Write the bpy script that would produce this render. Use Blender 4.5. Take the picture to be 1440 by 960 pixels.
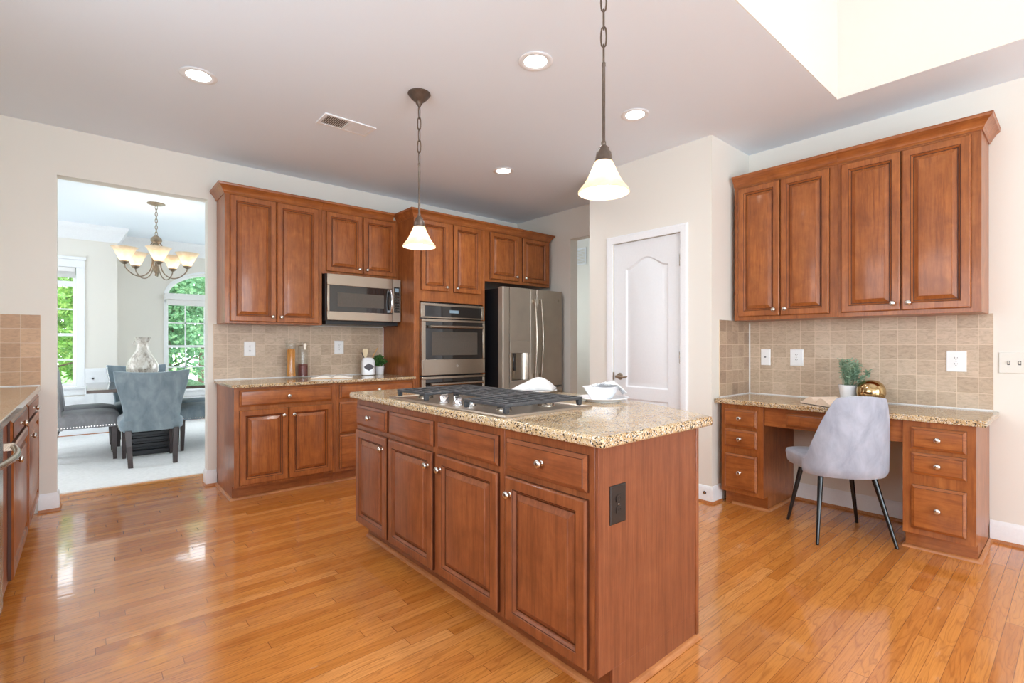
import bpy, math, random
from math import pi, sin, cos, radians as R
from mathutils import Vector, Matrix

for o in list(bpy.data.objects):
    bpy.data.objects.remove(o)
SC = bpy.context.scene
COL = SC.collection
random.seed(7)

# ------------------------------------------------------------------ camera
CAM_H = 1.21
YAW = R(49.27 - 90.0)
cd = bpy.data.cameras.new('camera')
cd.sensor_width = 36.0
cd.lens = 695.4 / 1440 * 36.0
cd.shift_y = 4.0 / 1440
cd.clip_start = 0.02
cam = bpy.data.objects.new('camera', cd)
COL.objects.link(cam)
cam.location = (0, 0, CAM_H)
cam.rotation_euler = (R(90), 0, YAW)
SC.camera = cam

# ------------------------------------------------------------------ view, world, added daylight lamps
SC.view_settings.view_transform = 'Standard'
SC.view_settings.look = 'None'
SC.view_settings.exposure = 0.52
SC.view_settings.gamma = 1.0
SC.view_settings.use_curve_mapping = False
SC.cycles.use_denoising = True
SC.cycles.max_bounces = 9
SC.cycles.diffuse_bounces = 5
SC.cycles.glossy_bounces = 4
SC.cycles.transmission_bounces = 6
SC.cycles.transparent_max_bounces = 32
SC.cycles.caustics_reflective = False
SC.cycles.caustics_refractive = False
SC.cycles.sample_clamp_indirect = 6.0

world = bpy.data.worlds.new('sky')
SC.world = world
world.use_nodes = True
wn = world.node_tree
wn.nodes.clear()
w_out = wn.nodes.new('ShaderNodeOutputWorld')
w_bg = wn.nodes.new('ShaderNodeBackground')
w_bg.inputs[0].default_value = (0.86, 0.93, 1.0, 1)
w_bg.inputs[1].default_value = 4.2
wn.links.new(w_bg.outputs[0], w_out.inputs[0])


def added_window_lamp(name, loc, direction, sx, sy, radiance, col=(0.93, 0.97, 1.0)):
    """area lamp added in an unseen opening, standing in for daylight"""
    l = bpy.data.lights.new(name, 'AREA')
    l.shape = 'RECTANGLE'
    l.size, l.size_y = sx, sy
    l.energy = radiance * sx * sy * pi
    l.color = col
    o = bpy.data.objects.new(name, l)
    COL.objects.link(o)
    o.location = loc
    o.rotation_euler = Vector(direction).to_track_quat('-Z', 'Y').to_euler()
    return o


DAY = (0.70, 0.88, 1.0)
added_window_lamp('added_rear_lamp', (1.2, -3.6, 1.45), (0, 1, 0.45), 3.0, 2.0, 5.0, DAY)  # main lamp added behind the camera, tilted up to lift the ceiling
added_window_lamp('added_sink_side_lamp', (-0.93, 1.2, 1.65), (1, 0.35, 0.8), 2.4, 1.0, 1.2, DAY)  # added unseen lamp giving side light to the island fronts
added_window_lamp('added_patio_lamp', (-0.90, -2.3, 1.2), (1, 0.9, 0.4), 1.8, 1.9, 0.5, DAY)  # weak lamp added out of view at the left rear
added_window_lamp('added_dining_left_lamp', (-2.42, 7.0, 1.5), (1, 0, -0.12), 2.0, 1.6, 0.45, (0.92, 0.97, 1.0))  # lamp added out of view to brighten the dining room
added_window_lamp('added_dining_right_lamp', (3.42, 7.0, 1.5), (-1, 0, -0.12), 2.0, 1.6, 0.4, (0.92, 0.97, 1.0))  # second added dining lamp, hidden on the opposite wall
added_window_lamp('added_hall_lamp', (4.7, 5.36, 1.6), (0, -1, 0), 1.0, 1.4, 0.8, DAY)  # lamp added out of view to brighten the hall

# ------------------------------------------------------------------ mesh helpers


class MB:
    """collects geometry for ONE mesh"""

    def __init__(s):
        s.v, s.f = [], []

    def add(s, vs, fs):
        b = len(s.v)
        s.v += [tuple(p) for p in vs]
        s.f += [tuple(b + i for i in f) for f in fs]
        return s

    def box(s, x0, x1, y0, y1, z0, z1):
        x0, x1 = min(x0, x1), max(x0, x1)
        y0, y1 = min(y0, y1), max(y0, y1)
        z0, z1 = min(z0, z1), max(z0, z1)
        return s.add([(x0, y0, z0), (x1, y0, z0), (x1, y1, z0), (x0, y1, z0), (x0, y0, z1), (x1, y0, z1), (x1, y1, z1), (x0, y1, z1)],
                     [(0, 3, 2, 1), (4, 5, 6, 7), (0, 1, 5, 4), (1, 2, 6, 5), (2, 3, 7, 6), (3, 0, 4, 7)])

    def loops(s, loops, cap0=True, cap1=True, closed=True):
        """loft between equal-length loops"""
        n = len(loops[0])
        vs = [p for L in loops for p in L]
        fs = []
        m = n if closed else n - 1
        for i in range(len(loops) - 1):
            for j in range(m):
                k = (j + 1) % n
                fs.append((i * n + j, i * n + k, (i + 1) * n + k, (i + 1) * n + j))
        if cap0:
            fs.append(tuple(range(n))[::-1])
        if cap1:
            b = (len(loops) - 1) * n
            fs.append(tuple(b + i for i in range(n)))
        return s.add(vs, fs)

    def prism(s, poly, a, b, axis='z'):
        """extrude a 2-D outline: axis z -> (x,y), y -> (x,z), x -> (y,z)"""
        def P(p, t):
            if axis == 'z':
                return (p[0], p[1], t)
            if axis == 'y':
                return (p[0], t, p[1])
            return (t, p[0], p[1])
        return s.loops([[P(p, a) for p in poly], [P(p, b) for p in poly]])

    def lathe(s, prof, c=(0, 0, 0), seg=24, axis='z', caps=True, squash=(1, 1)):
        L = []
        for r, h in prof:
            ring = []
            for i in range(seg):
                t = 2 * pi * i / seg
                a, b = r * cos(t) * squash[0], r * sin(t) * squash[1]
                if axis == 'z':
                    ring.append((c[0] + a, c[1] + b, c[2] + h))
                elif axis == 'y':
                    ring.append((c[0] + a, c[1] + h, c[2] + b))
                else:
                    ring.append((c[0] + h, c[1] + a, c[2] + b))
            L.append(ring)
        return s.loops(L, caps, caps)

    def tube(s, pts, r, seg=10, closed=False, caps=True):
        pts = [Vector(p) for p in pts]
        n = len(pts)
        rs = r if isinstance(r, (list, tuple)) else [r] * n
        L = []
        up = None
        for i in range(n):
            if closed:
                d = pts[(i + 1) % n] - pts[i - 1]
            else:
                d = pts[min(i + 1, n - 1)] - pts[max(i - 1, 0)]
            d.normalize()
            if up is None:
                up = Vector((0, 0, 1)) if abs(d.z) < 0.9 else Vector((1, 0, 0))
            a = d.cross(up)
            if a.length < 1e-6:
                a = d.cross(Vector((0, 1, 0)))
            a.normalize()
            b = a.cross(d).normalized()
            up = b
            L.append([tuple(pts[i] + a * (rs[i] * cos(2 * pi * k / seg)) + b * (rs[i] * sin(2 * pi * k / seg))) for k in range(seg)])
        if closed:
            L.append(L[0])
            return s.loops(L, False, False)
        return s.loops(L, caps, caps)

    def sweep(s, path, prof, closed=False):
        """moulding: path of (x,y) walked with OUT on its right-hand side; profile of (out, z)"""
        n = len(path)
        P = [Vector((p[0], p[1])) for p in path]
        L = []
        for i in range(n):
            def nrm(a, b):
                d = (b - a).normalized()
                return Vector((d.y, -d.x))
            ns = []
            if i > 0:
                ns.append(nrm(P[i - 1], P[i]))
            if i < n - 1:
                ns.append(nrm(P[i], P[i + 1]))
            if len(ns) == 2:
                m = (ns[0] + ns[1]).normalized()
                m = m / max(0.2, m.dot(ns[0]))
            else:
                m = ns[0]
            L.append([(P[i].x + m.x * o, P[i].y + m.y * o, z) for o, z in prof])
        return s.loops(L)

    def panel(s, x0, x1, z0, z1, rings):
        """door or drawer front seen from -y: rings of (inset, y)"""
        L = []
        for i, y in rings:
            L.append([(x0 + i, y, z0 + i), (x1 - i, y, z0 + i), (x1 - i, y, z1 - i), (x0 + i, y, z1 - i)])
        return s.loops(L)

    def surf(s, f, nu, nv, closed_u=False):
        vs = [f(i / (nu if closed_u else nu - 1), j / (nv - 1)) for j in range(nv) for i in range(nu)]
        fs = []
        for j in range(nv - 1):
            for i in range(nu if closed_u else nu - 1):
                k = (i + 1) % nu
                fs.append((j * nu + i, j * nu + k, (j + 1) * nu + k, (j + 1) * nu + i))
        return s.add(vs, fs)

    def xform(s, M):
        s.v = [tuple(M @ Vector(p)) for p in s.v]
        return s


def rrect(hx, hy, r, z, cx=0, cy=0, n=5):
    pts = []
    for q, (sx, sy) in enumerate(((1, 1), (-1, 1), (-1, -1), (1, -1))):
        for i in range(n + 1):
            t = pi / 2 * (q + i / n)
            pts.append((cx + sx * (hx - r) + r * cos(t), cy + sy * (hy - r) + r * sin(t), z))
    return pts


def link_mesh(name, mb, mat, parent=None, bevel=0.0, smooth=38, seg=2, solid=0.0, subsurf=0, second=None):
    me = bpy.data.meshes.new(name)
    me.from_pydata(mb.v, [], mb.f)
    me.validate()
    import bmesh
    bm = bmesh.new()
    bm.from_mesh(me)
    bmesh.ops.recalc_face_normals(bm, faces=bm.faces)
    bm.to_mesh(me)
    bm.free()
    if smooth:
        for p in me.polygons:
            p.use_smooth = True
        me.set_sharp_from_angle(angle=R(smooth))
    me.materials.append(mat)
    if second:
        me.materials.append(second[0])
        for i in second[1]:
            me.polygons[i].material_index = 1
    o = bpy.data.objects.new(name, me)
    COL.objects.link(o)
    if parent is not None:
        o.parent = parent
    if solid:
        m = o.modifiers.new('thick', 'SOLIDIFY')
        m.thickness = solid
        m.offset = 0
    if subsurf:
        m = o.modifiers.new('smooth', 'SUBSURF')
        m.levels = m.render_levels = subsurf
    if bevel:
        m = o.modifiers.new('edge', 'BEVEL')
        m.width = bevel
        m.segments = seg
        m.limit_method = 'ANGLE'
        m.angle_limit = R(40)
        m.harden_normals = False
    return o


def tag(o, label, cat, group=None, kind=None):
    o['label'] = label
    o['category'] = cat
    if group:
        o['group'] = group
    if kind:
        o['kind'] = kind
    return o


def thing(name, label, cat, loc=(0, 0, 0), rotz=0.0, group=None, kind=None):
    o = bpy.data.objects.new(name, None)
    o.empty_display_size = 0.1
    COL.objects.link(o)
    o.location = loc
    o.rotation_euler = (0, 0, rotz)
    return tag(o, label, cat, group, kind)


def structure(name, mb, mat, label, cat, **k):
    o = link_mesh(name, mb, mat, **k)
    return tag(o, label, cat, kind='structure')


def lamp(parent, loc, watt, col=(1, 0.84, 0.66), r=0.03):
    l = bpy.data.lights.new('bulb_light', 'POINT')
    l.energy = watt
    l.color = col
    l.shadow_soft_size = r
    o = bpy.data.objects.new('bulb_light', l)
    COL.objects.link(o)
    o.parent = parent
    o.location = loc
    return o


# ------------------------------------------------------------------ materials
def S(r, g, b):
    """sRGB 0-255 -> linear"""
    def f(c):
        c /= 255.0
        return c / 12.92 if c <= 0.04045 else ((c + 0.055) / 1.055) ** 2.4
    return (f(r), f(g), f(b), 1.0)


class NT:
    def __init__(s, name):
        s.m = bpy.data.materials.new(name)
        s.m.use_nodes = True
        s.t = s.m.node_tree
        s.b = s.t.nodes['Principled BSDF']

    def n(s, typ, **props):
        x = s.t.nodes.new('ShaderNode' + typ)
        for k, v in props.items():
            setattr(x, k, v)
        return x

    def l(s, a, b):
        s.t.links.new(a, b)

    def set(s, **k):
        for a, v in k.items():
            s.b.inputs[a.replace('_', ' ')].default_value = v

    def math(s, op, a, b=None):
        x = s.n('Math', operation=op)
        for i, q in enumerate((a, b)):
            if q is None:
                continue
            if isinstance(q, (int, float)):
                x.inputs[i].default_value = q
            else:
                s.l(q, x.inputs[i])
        return x.outputs[0]

    def coords(s, scale=(1, 1, 1), out='Object', rnd=False):
        tc = s.n('TexCoord')
        mp = s.n('Mapping')
        mp.inputs['Scale'].default_value = scale
        s.l(tc.outputs[out], mp.inputs['Vector'])
        if rnd:
            oi = s.n('ObjectInfo')
            mu = s.n('VectorMath', operation='SCALE')
            cb = s.n('CombineXYZ')
            for i in range(3):
                s.l(oi.outputs['Random'], cb.inputs[i])
            s.l(cb.outputs[0], mu.inputs[0])
            mu.inputs['Scale'].default_value = 37.0
            s.l(mu.outputs[0], mp.inputs['Location'])
        return mp.outputs[0]

    def noise(s, vec, scale, detail=3.0, rough=0.55, dist=0.0):
        x = s.n('TexNoise')
        x.inputs['Scale'].default_value = scale
        x.inputs['Detail'].default_value = detail
        x.inputs['Roughness'].default_value = rough
        x.inputs['Distortion'].default_value = dist
        s.l(vec, x.inputs['Vector'])
        return x.outputs['Fac']

    def ramp(s, fac, stops, interp='LINEAR'):
        x = s.n('ValToRGB')
        cr = x.color_ramp
        cr.interpolation = interp
        while len(cr.elements) < len(stops):
            cr.elements.new(0.5)
        for e, (p, c) in zip(cr.elements, stops):
            e.position = p
            e.color = c
        s.l(fac, x.inputs[0])
        return x.outputs[0]

    def mix(s, fac, a, b, mode='MIX'):
        x = s.n('Mix', data_type='RGBA', blend_type=mode)
        if isinstance(fac, (int, float)):
            x.inputs[0].default_value = fac
        else:
            s.l(fac, x.inputs[0])
        for i, q in ((6, a), (7, b)):
            if isinstance(q, tuple):
                x.inputs[i].default_value = q
            else:
                s.l(q, x.inputs[i])
        return x.outputs[2]

    def bump(s, h, strength=0.2, dist=0.002):
        x = s.n('Bump')
        x.inputs['Strength'].default_value = strength
        x.inputs['Distance'].default_value = dist
        s.l(h, x.inputs['Height'])
        s.l(x.outputs[0], s.b.inputs['Normal'])
        return x


def plain(name, col, rough=0.5, metal=0.0, coat=0.0, vary=0.0, scale=60.0, **k):
    t = NT(name)
    t.set(Base_Color=col, Roughness=rough, Metallic=metal, Coat_Weight=coat, **k)
    if vary:
        f = t.noise(t.coords(), scale, 4.0)
        d = tuple(c * (1 - vary) for c in col[:3]) + (1,)
        e = tuple(min(1, c * (1 + vary)) for c in col[:3]) + (1,)
        t.l(t.ramp(f, [(0.3, d), (0.7, e)]), t.b.inputs['Base Color'])
    return t.m


def paint(name, col, rough=0.6):
    t = NT(name)
    t.set(Base_Color=col, Roughness=rough)
    f = t.noise(t.coords(), 220.0, 2.0)
    t.bump(f, 0.06, 0.001)
    return t.m


def wood(name, scale, cols, rough=0.36, coat=0.24, mottled=0.6):
    """stained cabinet maple: fine grain along one axis over a slow cloudy stain"""
    t = NT(name)
    v = t.coords(scale, rnd=True)
    g = t.noise(v, 9.0, 8.0, 0.62, 0.35)
    g2 = t.noise(v, 2.4, 3.0, 0.5, 0.5)
    f = t.math('ADD', t.math('MULTIPLY', g, 0.6), t.math('MULTIPLY', g2, 0.4))
    c1 = t.ramp(f, [(0.30, cols[0]), (0.5, cols[1]), (0.72, cols[2])])
    big = t.noise(t.coords((3.6, 3.6, 2.8), rnd=True), 3.0, 5.0, 0.62, 0.5)
    bf = t.ramp(big, [(0.35, (0, 0, 0, 1)), (0.7, (1, 1, 1, 1))])
    c2 = t.mix(t.math('MULTIPLY', bf, mottled), c1, cols[0])
    t.l(c2, t.b.inputs['Base Color'])
    t.set(Roughness=rough, Coat_Weight=coat, Coat_Roughness=0.1, Specular_IOR_Level=0.35)
    t.bump(g, 0.05, 0.001)
    return t.m


CAB = (S(120, 64, 30), S(164, 95, 47), S(186, 116, 60))
M = {}
M['wood'] = wood('stained_maple_upright', (9, 9, 0.7), CAB)
M['wood_h'] = wood('stained_maple_across', (0.7, 9, 9), CAB)
ISL = (S(104, 56, 32), S(142, 80, 46), S(164, 98, 58))
M['iwood'] = wood('island_maple_upright', (9, 9, 0.7), ISL)
M['iwood_h'] = wood('island_maple_across', (0.7, 9, 9), ISL)
M['glaze'] = wood('dark_glaze_stain', (9, 9, 0.7), (S(66, 32, 16), S(84, 42, 22), S(98, 52, 28)), 0.4, 0.1)
M['veneer'] = wood('island_veneer', (22, 22, 0.8), (S(104, 56, 34), S(134, 76, 48), S(152, 92, 60)), 0.42, 0.05, 0.4)
M['shoe'] = wood('oak_shoe', (0.9, 14, 14), (S(150, 88, 46), S(190, 124, 74), S(212, 150, 98)), 0.35, 0.2)
M['shoe_y'] = wood('oak_shoe_y', (14, 0.9, 14), (S(150, 88, 46), S(190, 124, 74), S(212, 150, 98)), 0.35, 0.2)


def hardwood():
    t = NT('oak_strip_floor')
    tc = t.n('TexCoord')
    sp = t.n('SeparateXYZ')
    t.l(tc.outputs['Object'], sp.inputs[0])
    x, y = sp.outputs[0], sp.outputs[1]
    W, L = 0.0572, 0.95
    ry = t.math('DIVIDE', y, W)
    row = t.math('FLOOR', ry)
    fy = t.math('FRACT', ry)
    wn1 = t.n('TexWhiteNoise', noise_dimensions='1D')
    t.l(row, wn1.inputs['W'])
    rx = t.math('ADD', t.math('DIVIDE', x, L), t.math('MULTIPLY', wn1.outputs['Value'], 7.31))
    cx = t.math('FLOOR', rx)
    fx = t.math('FRACT', rx)
    cb = t.n('CombineXYZ')
    t.l(row, cb.inputs[0])
    t.l(cx, cb.inputs[1])
    wn2 = t.n('TexWhiteNoise', noise_dimensions='2D')
    t.l(cb.outputs[0], wn2.inputs['Vector'])
    rnd = wn2.outputs['Value']
    # grain
    cv = t.n('CombineXYZ')
    t.l(t.math('ADD', t.math('MULTIPLY', x, 2.2), t.math('MULTIPLY', rnd, 91.0)), cv.inputs[0])
    t.l(t.math('MULTIPLY', y, 55.0), cv.inputs[1])
    t.l(t.math('MULTIPLY', rnd, 40.0), cv.inputs[2])
    g = t.noise(cv.outputs[0], 2.2, 6.0, 0.6, 0.8)
    cv2 = t.n('CombineXYZ')
    t.l(t.math('ADD', t.math('MULTIPLY', x, 1.6), t.math('MULTIPLY', rnd, 33.0)), cv2.inputs[0])
    t.l(t.math('MULTIPLY', y, 13.0), cv2.inputs[1])
    t.l(t.math('MULTIPLY', rnd, 17.0), cv2.inputs[2])
    n2 = t.noise(cv2.outputs[0], 1.3, 2.0, 0.5, 0.3)
    cath = t.math('FRACT', t.math('MULTIPLY', n2, 9.0))
    cathl = t.ramp(cath, [(0.0, (1, 1, 1, 1)), (0.16, (0.25, 0.25, 0.25, 1)), (0.5, (0, 0, 0, 1)), (0.9, (0.1, 0.1, 0.1, 1)), (1.0, (1, 1, 1, 1))])
    base = t.ramp(rnd, [(0.0, S(196, 118, 50)), (0.3, S(212, 136, 62)), (0.6, S(222, 146, 72)), (0.85, S(204, 126, 56)), (1.0, S(230, 158, 88))])
    gr = t.ramp(g, [(0.3, (0.62, 0.54, 0.46, 1)), (0.55, (1, 1, 1, 1)), (0.8, (1.08, 1.08, 1.08, 1))])
    c = t.mix(0.55, base, gr, 'MULTIPLY')
    c = t.mix(t.math('MULTIPLY', cathl, 0.38), c, S(134, 70, 30))
    e1 = t.math('LESS_THAN', fy, 0.028)
    e2 = t.math('LESS_THAN', fx, 0.0026)
    edge = t.math('MAXIMUM', e1, e2)
    c = t.mix(t.math('MULTIPLY', edge, 0.7), c, S(92, 44, 18))
    t.l(c, t.b.inputs['Base Color'])
    # each strip tilts and cups a hair, so reflections break at the seams
    cup = t.math('MULTIPLY', t.math('SUBTRACT', fy, 0.5), t.math('SUBTRACT', fy, 0.5))
    tilt = t.math('MULTIPLY', t.math('SUBTRACT', fy, 0.5), t.math('SUBTRACT', rnd, 0.5))
    h = t.math('ADD', t.math('MULTIPLY', cup, -0.35), t.math('MULTIPLY', tilt, 0.25))
    wav = t.noise(t.coords((1.2, 9, 1)), 3.0, 1.0)
    h = t.math('ADD', h, t.math('MULTIPLY', wav, 0.16))
    h = t.math('SUBTRACT', h, t.math('MULTIPLY', edge, 0.2))
    t.bump(h, 0.32, 0.002)
    t.set(Roughness=0.2, Coat_Weight=0.7, Coat_Roughness=0.05, Specular_IOR_Level=0.4)
    t.l(t.t.nodes['Bump'].outputs[0], t.b.inputs['Coat Normal'])
    return t.m


M['floor'] = hardwood()


def granite():
    t = NT('speckled_granite')
    v = t.coords((1, 1, 1))
    big = t.noise(v, 7.0, 4.0, 0.6, 0.8)
    mid = t.noise(v, 95.0, 4.0, 0.65, 0.4)
    base = t.ramp(big, [(0.3, S(190, 158, 112)), (0.48, S(202, 176, 136)), (0.6, S(186, 150, 102)), (0.74, S(162, 122, 78))])
    c = t.mix(t.ramp(mid, [(0.5, (0, 0, 0, 1)), (0.66, (0.8, 0.8, 0.8, 1))]), base, S(216, 204, 184))
    br = t.noise(v, 130.0, 4.0, 0.7, 0.6)
    c = t.mix(t.ramp(br, [(0.56, (0, 0, 0, 1)), (0.62, (0.9, 0.9, 0.9, 1))]), c, S(126, 90, 58))

    def specks(scale, cut, col, c):
        vo = t.n('TexVoronoi')
        vo.inputs['Scale'].default_value = scale
        t.l(v, vo.inputs['Vector'])
        cell = t.ramp(vo.outputs['Color'], [(0.0, (0, 0, 0, 1)), (cut, (0, 0, 0, 1)), (cut + 0.02, (1, 1, 1, 1))])
        near = t.ramp(vo.outputs['Distance'], [(0.42, (1, 1, 1, 1)), (0.6, (0, 0, 0, 1))])
        return t.mix(t.mix(1.0, cell, near, 'MULTIPLY'), c, col)
    c = specks(205.0, 0.66, S(44, 37, 34), c)
    c = specks(125.0, 0.78, S(54, 42, 35), c)
    c = specks(240.0, 0.74, S(222, 220, 214), c)
    t.l(c, t.b.inputs['Base Color'])
    t.set(Roughness=0.09, Specular_IOR_Level=0.5)
    return t.m


M['granite'] = granite()


def tiles(name, u, w, u0, v0, cols):
    """4 inch tumbled stone tile; u is the wall axis (0 x, 1 y)"""
    t = NT(name)
    tc = t.n('TexCoord')
    sp = t.n('SeparateXYZ')
    t.l(tc.outputs['Object'], sp.inputs[0])
    a = t.math('DIVIDE', t.math('SUBTRACT', sp.outputs[u], u0), w)
    b = t.math('DIVIDE', t.math('SUBTRACT', sp.outputs[2], v0), w)
    cb = t.n('CombineXYZ')
    t.l(t.math('FLOOR', a), cb.inputs[0])
    t.l(t.math('FLOOR', b), cb.inputs[1])
    wn = t.n('TexWhiteNoise', noise_dimensions='2D')
    t.l(cb.outputs[0], wn.inputs['Vector'])
    rnd = wn.outputs['Value']
    add = t.n('VectorMath', operation='ADD')
    t.l(tc.outputs['Object'], add.inputs[0])
    c3 = t.n('CombineXYZ')
    for i in range(3):
        t.l(t.math('MULTIPLY', rnd, 13.0 + i), c3.inputs[i])
    t.l(c3.outputs[0], add.inputs[1])
    st = t.n('Mapping')
    st.inputs['Scale'].default_value = (1.0, 1.0, 2.4)
    t.l(add.outputs[0], st.inputs['Vector'])
    n = t.noise(st.outputs[0], 26.0, 6.0, 0.68, 0.8)
    base = t.ramp(rnd, [(0.0, cols[0]), (0.5, cols[1]), (1.0, cols[2])])
    c = t.mix(0.75, base, t.ramp(n, [(0.3, (0.66, 0.63, 0.59, 1)), (0.5, (0.95, 0.94, 0.92, 1)), (0.72, (1.15, 1.15, 1.15, 1))]), 'MULTIPLY')
    fa, fb = t.math('FRACT', a), t.math('FRACT', b)
    g = t.math('MAXIMUM', t.math('LESS_THAN', fa, 0.028), t.math('LESS_THAN', fb, 0.028))
    c = t.mix(t.math('MULTIPLY', g, 0.8), c, S(226, 206, 180))
    t.l(c, t.b.inputs['Base Color'])
    t.set(Roughness=0.42)
    t.bump(t.math('SUBTRACT', t.math('MULTIPLY', n, 0.5), t.math('MULTIPLY', g, 0.6)), 0.25, 0.002)
    return t.m


TC = (S(186, 164, 141), S(196, 174, 151), S(206, 185, 163))
M['tile_x'] = tiles('stone_tile_x', 0, 0.1016, 0.83, 0.90, TC)
M['tile_y'] = tiles('stone_tile_y', 1, 0.1016, 1.86, 0.80, TC)
M['tile_l'] = tiles('stone_tile_left', 0, 0.1016, -0.25, 0.914, (S(182, 142, 106), S(196, 156, 120), S(206, 168, 132)))

M['wall'] = paint('cream_wall_paint', S(230, 225, 216))
M['ceil'] = paint('ceiling_paint', S(234, 242, 251), 0.7)
M['white'] = plain('white_trim_paint', S(238, 239, 241), 0.35, vary=0.02)
M['door'] = plain('white_door_paint', S(230, 231, 233), 0.4, vary=0.015)
M['carpet'] = plain('pale_carpet', S(236, 235, 234), 0.95, vary=0.06, scale=35)
M['steel'] = plain('warm_stainless', S(176, 164, 150), 0.27, 1.0, vary=0.05, scale=8)
M['slate'] = plain('slate_steel', S(172, 160, 146), 0.42, 0.6, vary=0.05, scale=6)
M['nickel'] = plain('satin_nickel', S(214, 208, 200), 0.24, 1.0, vary=0.04)
M['chrome'] = plain('bright_chrome', S(226, 226, 228), 0.1, 1.0, vary=0.03)
M['glassblk'] = plain('dark_oven_glass', S(34, 31, 30), 0.05, 0.0, 0.5, vary=0.1, scale=5)
M['inner'] = plain('dark_taupe_window_screen', S(84, 76, 68), 0.3, vary=0.1)
M['black'] = plain('black_enamel', S(26, 26, 29), 0.35, vary=0.1)
M['iron'] = plain('cast_iron', S(70, 71, 74), 0.42, 0.15, vary=0.15, scale=90)
M['bronze'] = plain('oil_rubbed_bronze', S(104, 90, 80), 0.38, 0.7, vary=0.15, scale=40)
M['pewter'] = plain('aged_pewter', S(150, 134, 116), 0.35, 0.8, vary=0.15, scale=40)
M['ivory'] = plain('ivory_plastic', S(226, 223, 214), 0.4, vary=0.01)
M['plate'] = plain('white_plastic', S(240, 240, 240), 0.3, vary=0.01)
M['slot'] = plain('dark_slot', S(50, 48, 48), 0.5, vary=0.05)
M['brownplate'] = plain('dark_brown_plastic', S(38, 28, 23), 0.5, vary=0.08)
M['porcelain'] = plain('white_porcelain', S(240, 241, 244), 0.12, vary=0.015)
M['gold'] = plain('polished_gold', S(190, 164, 120), 0.12, 1.0, vary=0.06, scale=12)
M['legblack'] = plain('black_lacquer', S(20, 20, 22), 0.18, vary=0.1)
M['espresso'] = plain('espresso_wood', S(58, 44, 42), 0.35, vary=0.15, scale=25)
M['blackwood'] = plain('black_stained_wood', S(34, 34, 38), 0.4, vary=0.15)
M['tabletop'] = plain('dark_glossy_tabletop', S(86, 76, 72), 0.14, 0.0, 0.4, vary=0.12, scale=9)
M['paper'] = plain('book_paper', S(240, 236, 228), 0.7, vary=0.03, scale=90)
M['paperw'] = plain('warm_book_paper', S(236, 214, 192), 0.7, vary=0.04, scale=90)
M['soil'] = plain('potting_soil', S(70, 54, 44), 0.9, vary=0.3, scale=150)
M['utensil'] = plain('pale_beech', S(226, 206, 166), 0.5, vary=0.06)
M['utensil2'] = plain('amber_bamboo', S(214, 164, 96), 0.5, vary=0.06)
M['pasta'] = plain('dry_pasta', S(222, 150, 60), 0.5, vary=0.18, scale=110)
M['beans'] = plain('red_beans', S(120, 66, 62), 0.45, vary=0.4, scale=170)
M['bark'] = plain('tree_bark', S(104, 86, 70), 0.9, vary=0.3, scale=14)
M['chalk'] = plain('grey_chalkboard', S(88, 84, 90), 0.6, vary=0.05)
M['blind'] = plain('white_blind', S(232, 230, 228), 0.5, vary=0.02)


def velvet(name, a, b, scale=7.0):
    t = NT(name)
    n = t.noise(t.coords((1.6, 1.6, 0.8)), scale, 5.0, 0.6, 0.5)
    t.l(t.ramp(n, [(0.3, a), (0.7, b)]), t.b.inputs['Base Color'])
    t.set(Roughness=0.8, Sheen_Weight=0.5, Sheen_Roughness=0.4)
    f = t.noise(t.coords(), 420.0, 2.0)
    t.bump(f, 0.15, 0.001)
    return t.m


M['greyvelvet'] = velvet('grey_velvet', S(148, 153, 168), S(182, 187, 200))
M['bluevelvet'] = velvet('blue_grey_velvet', S(112, 128, 138), S(146, 162, 172))
M['linen'] = velvet('grey_upholstery', S(128, 128, 132), S(158, 158, 162))
M['towel'] = velvet('white_linen', S(204, 203, 203), S(224, 223, 222), 14)


def printed_linen():
    t = NT('white_linen_grey_print')
    v = t.coords()
    n = t.noise(v, 46.0, 2.0, 0.5, 1.5)
    t.l(t.ramp(n, [(0.5, S(240, 240, 240)), (0.56, S(150, 152, 158)), (0.62, S(232, 232, 234))]), t.b.inputs['Base Color'])
    t.set(Roughness=0.85)
    return t.m


M['printed'] = printed_linen()


def vase_mat():
    t = NT('mottled_silver_glaze')
    n = t.noise(t.coords((1, 1, 0.55)), 26.0, 5.0, 0.7, 0.8)
    t.l(t.ramp(n, [(0.34, S(150, 138, 124)), (0.5, S(214, 206, 196)), (0.66, S(238, 234, 228))]), t.b.inputs['Base Color'])
    t.set(Roughness=0.3, Metallic=0.15)
    t.bump(n, 0.4, 0.004)
    return t.m


M['vase'] = vase_mat()


def leafmat(name, a, b, c, trans=0.35):
    t = NT(name)
    n = t.noise(t.coords(), 3.2, 3.0)
    n2 = t.noise(t.coords(), 23.0, 2.0)
    f = t.math('ADD', t.math('MULTIPLY', n, 0.5), t.math('MULTIPLY', n2, 0.5))
    col = t.ramp(f, [(0.32, a), (0.5, b), (0.66, c)])
    t.l(col, t.b.inputs['Base Color'])
    t.set(Roughness=0.5)
    tr = t.n('BsdfTranslucent')
    t.l(col, tr.inputs['Color'])
    mx = t.n('MixShader')
    mx.inputs[0].default_value = trans
    t.l(t.b.outputs[0], mx.inputs[1])
    t.l(tr.outputs[0], mx.inputs[2])
    t.l(mx.outputs[0], t.t.nodes['Material Output'].inputs[0])
    return t.m


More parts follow.
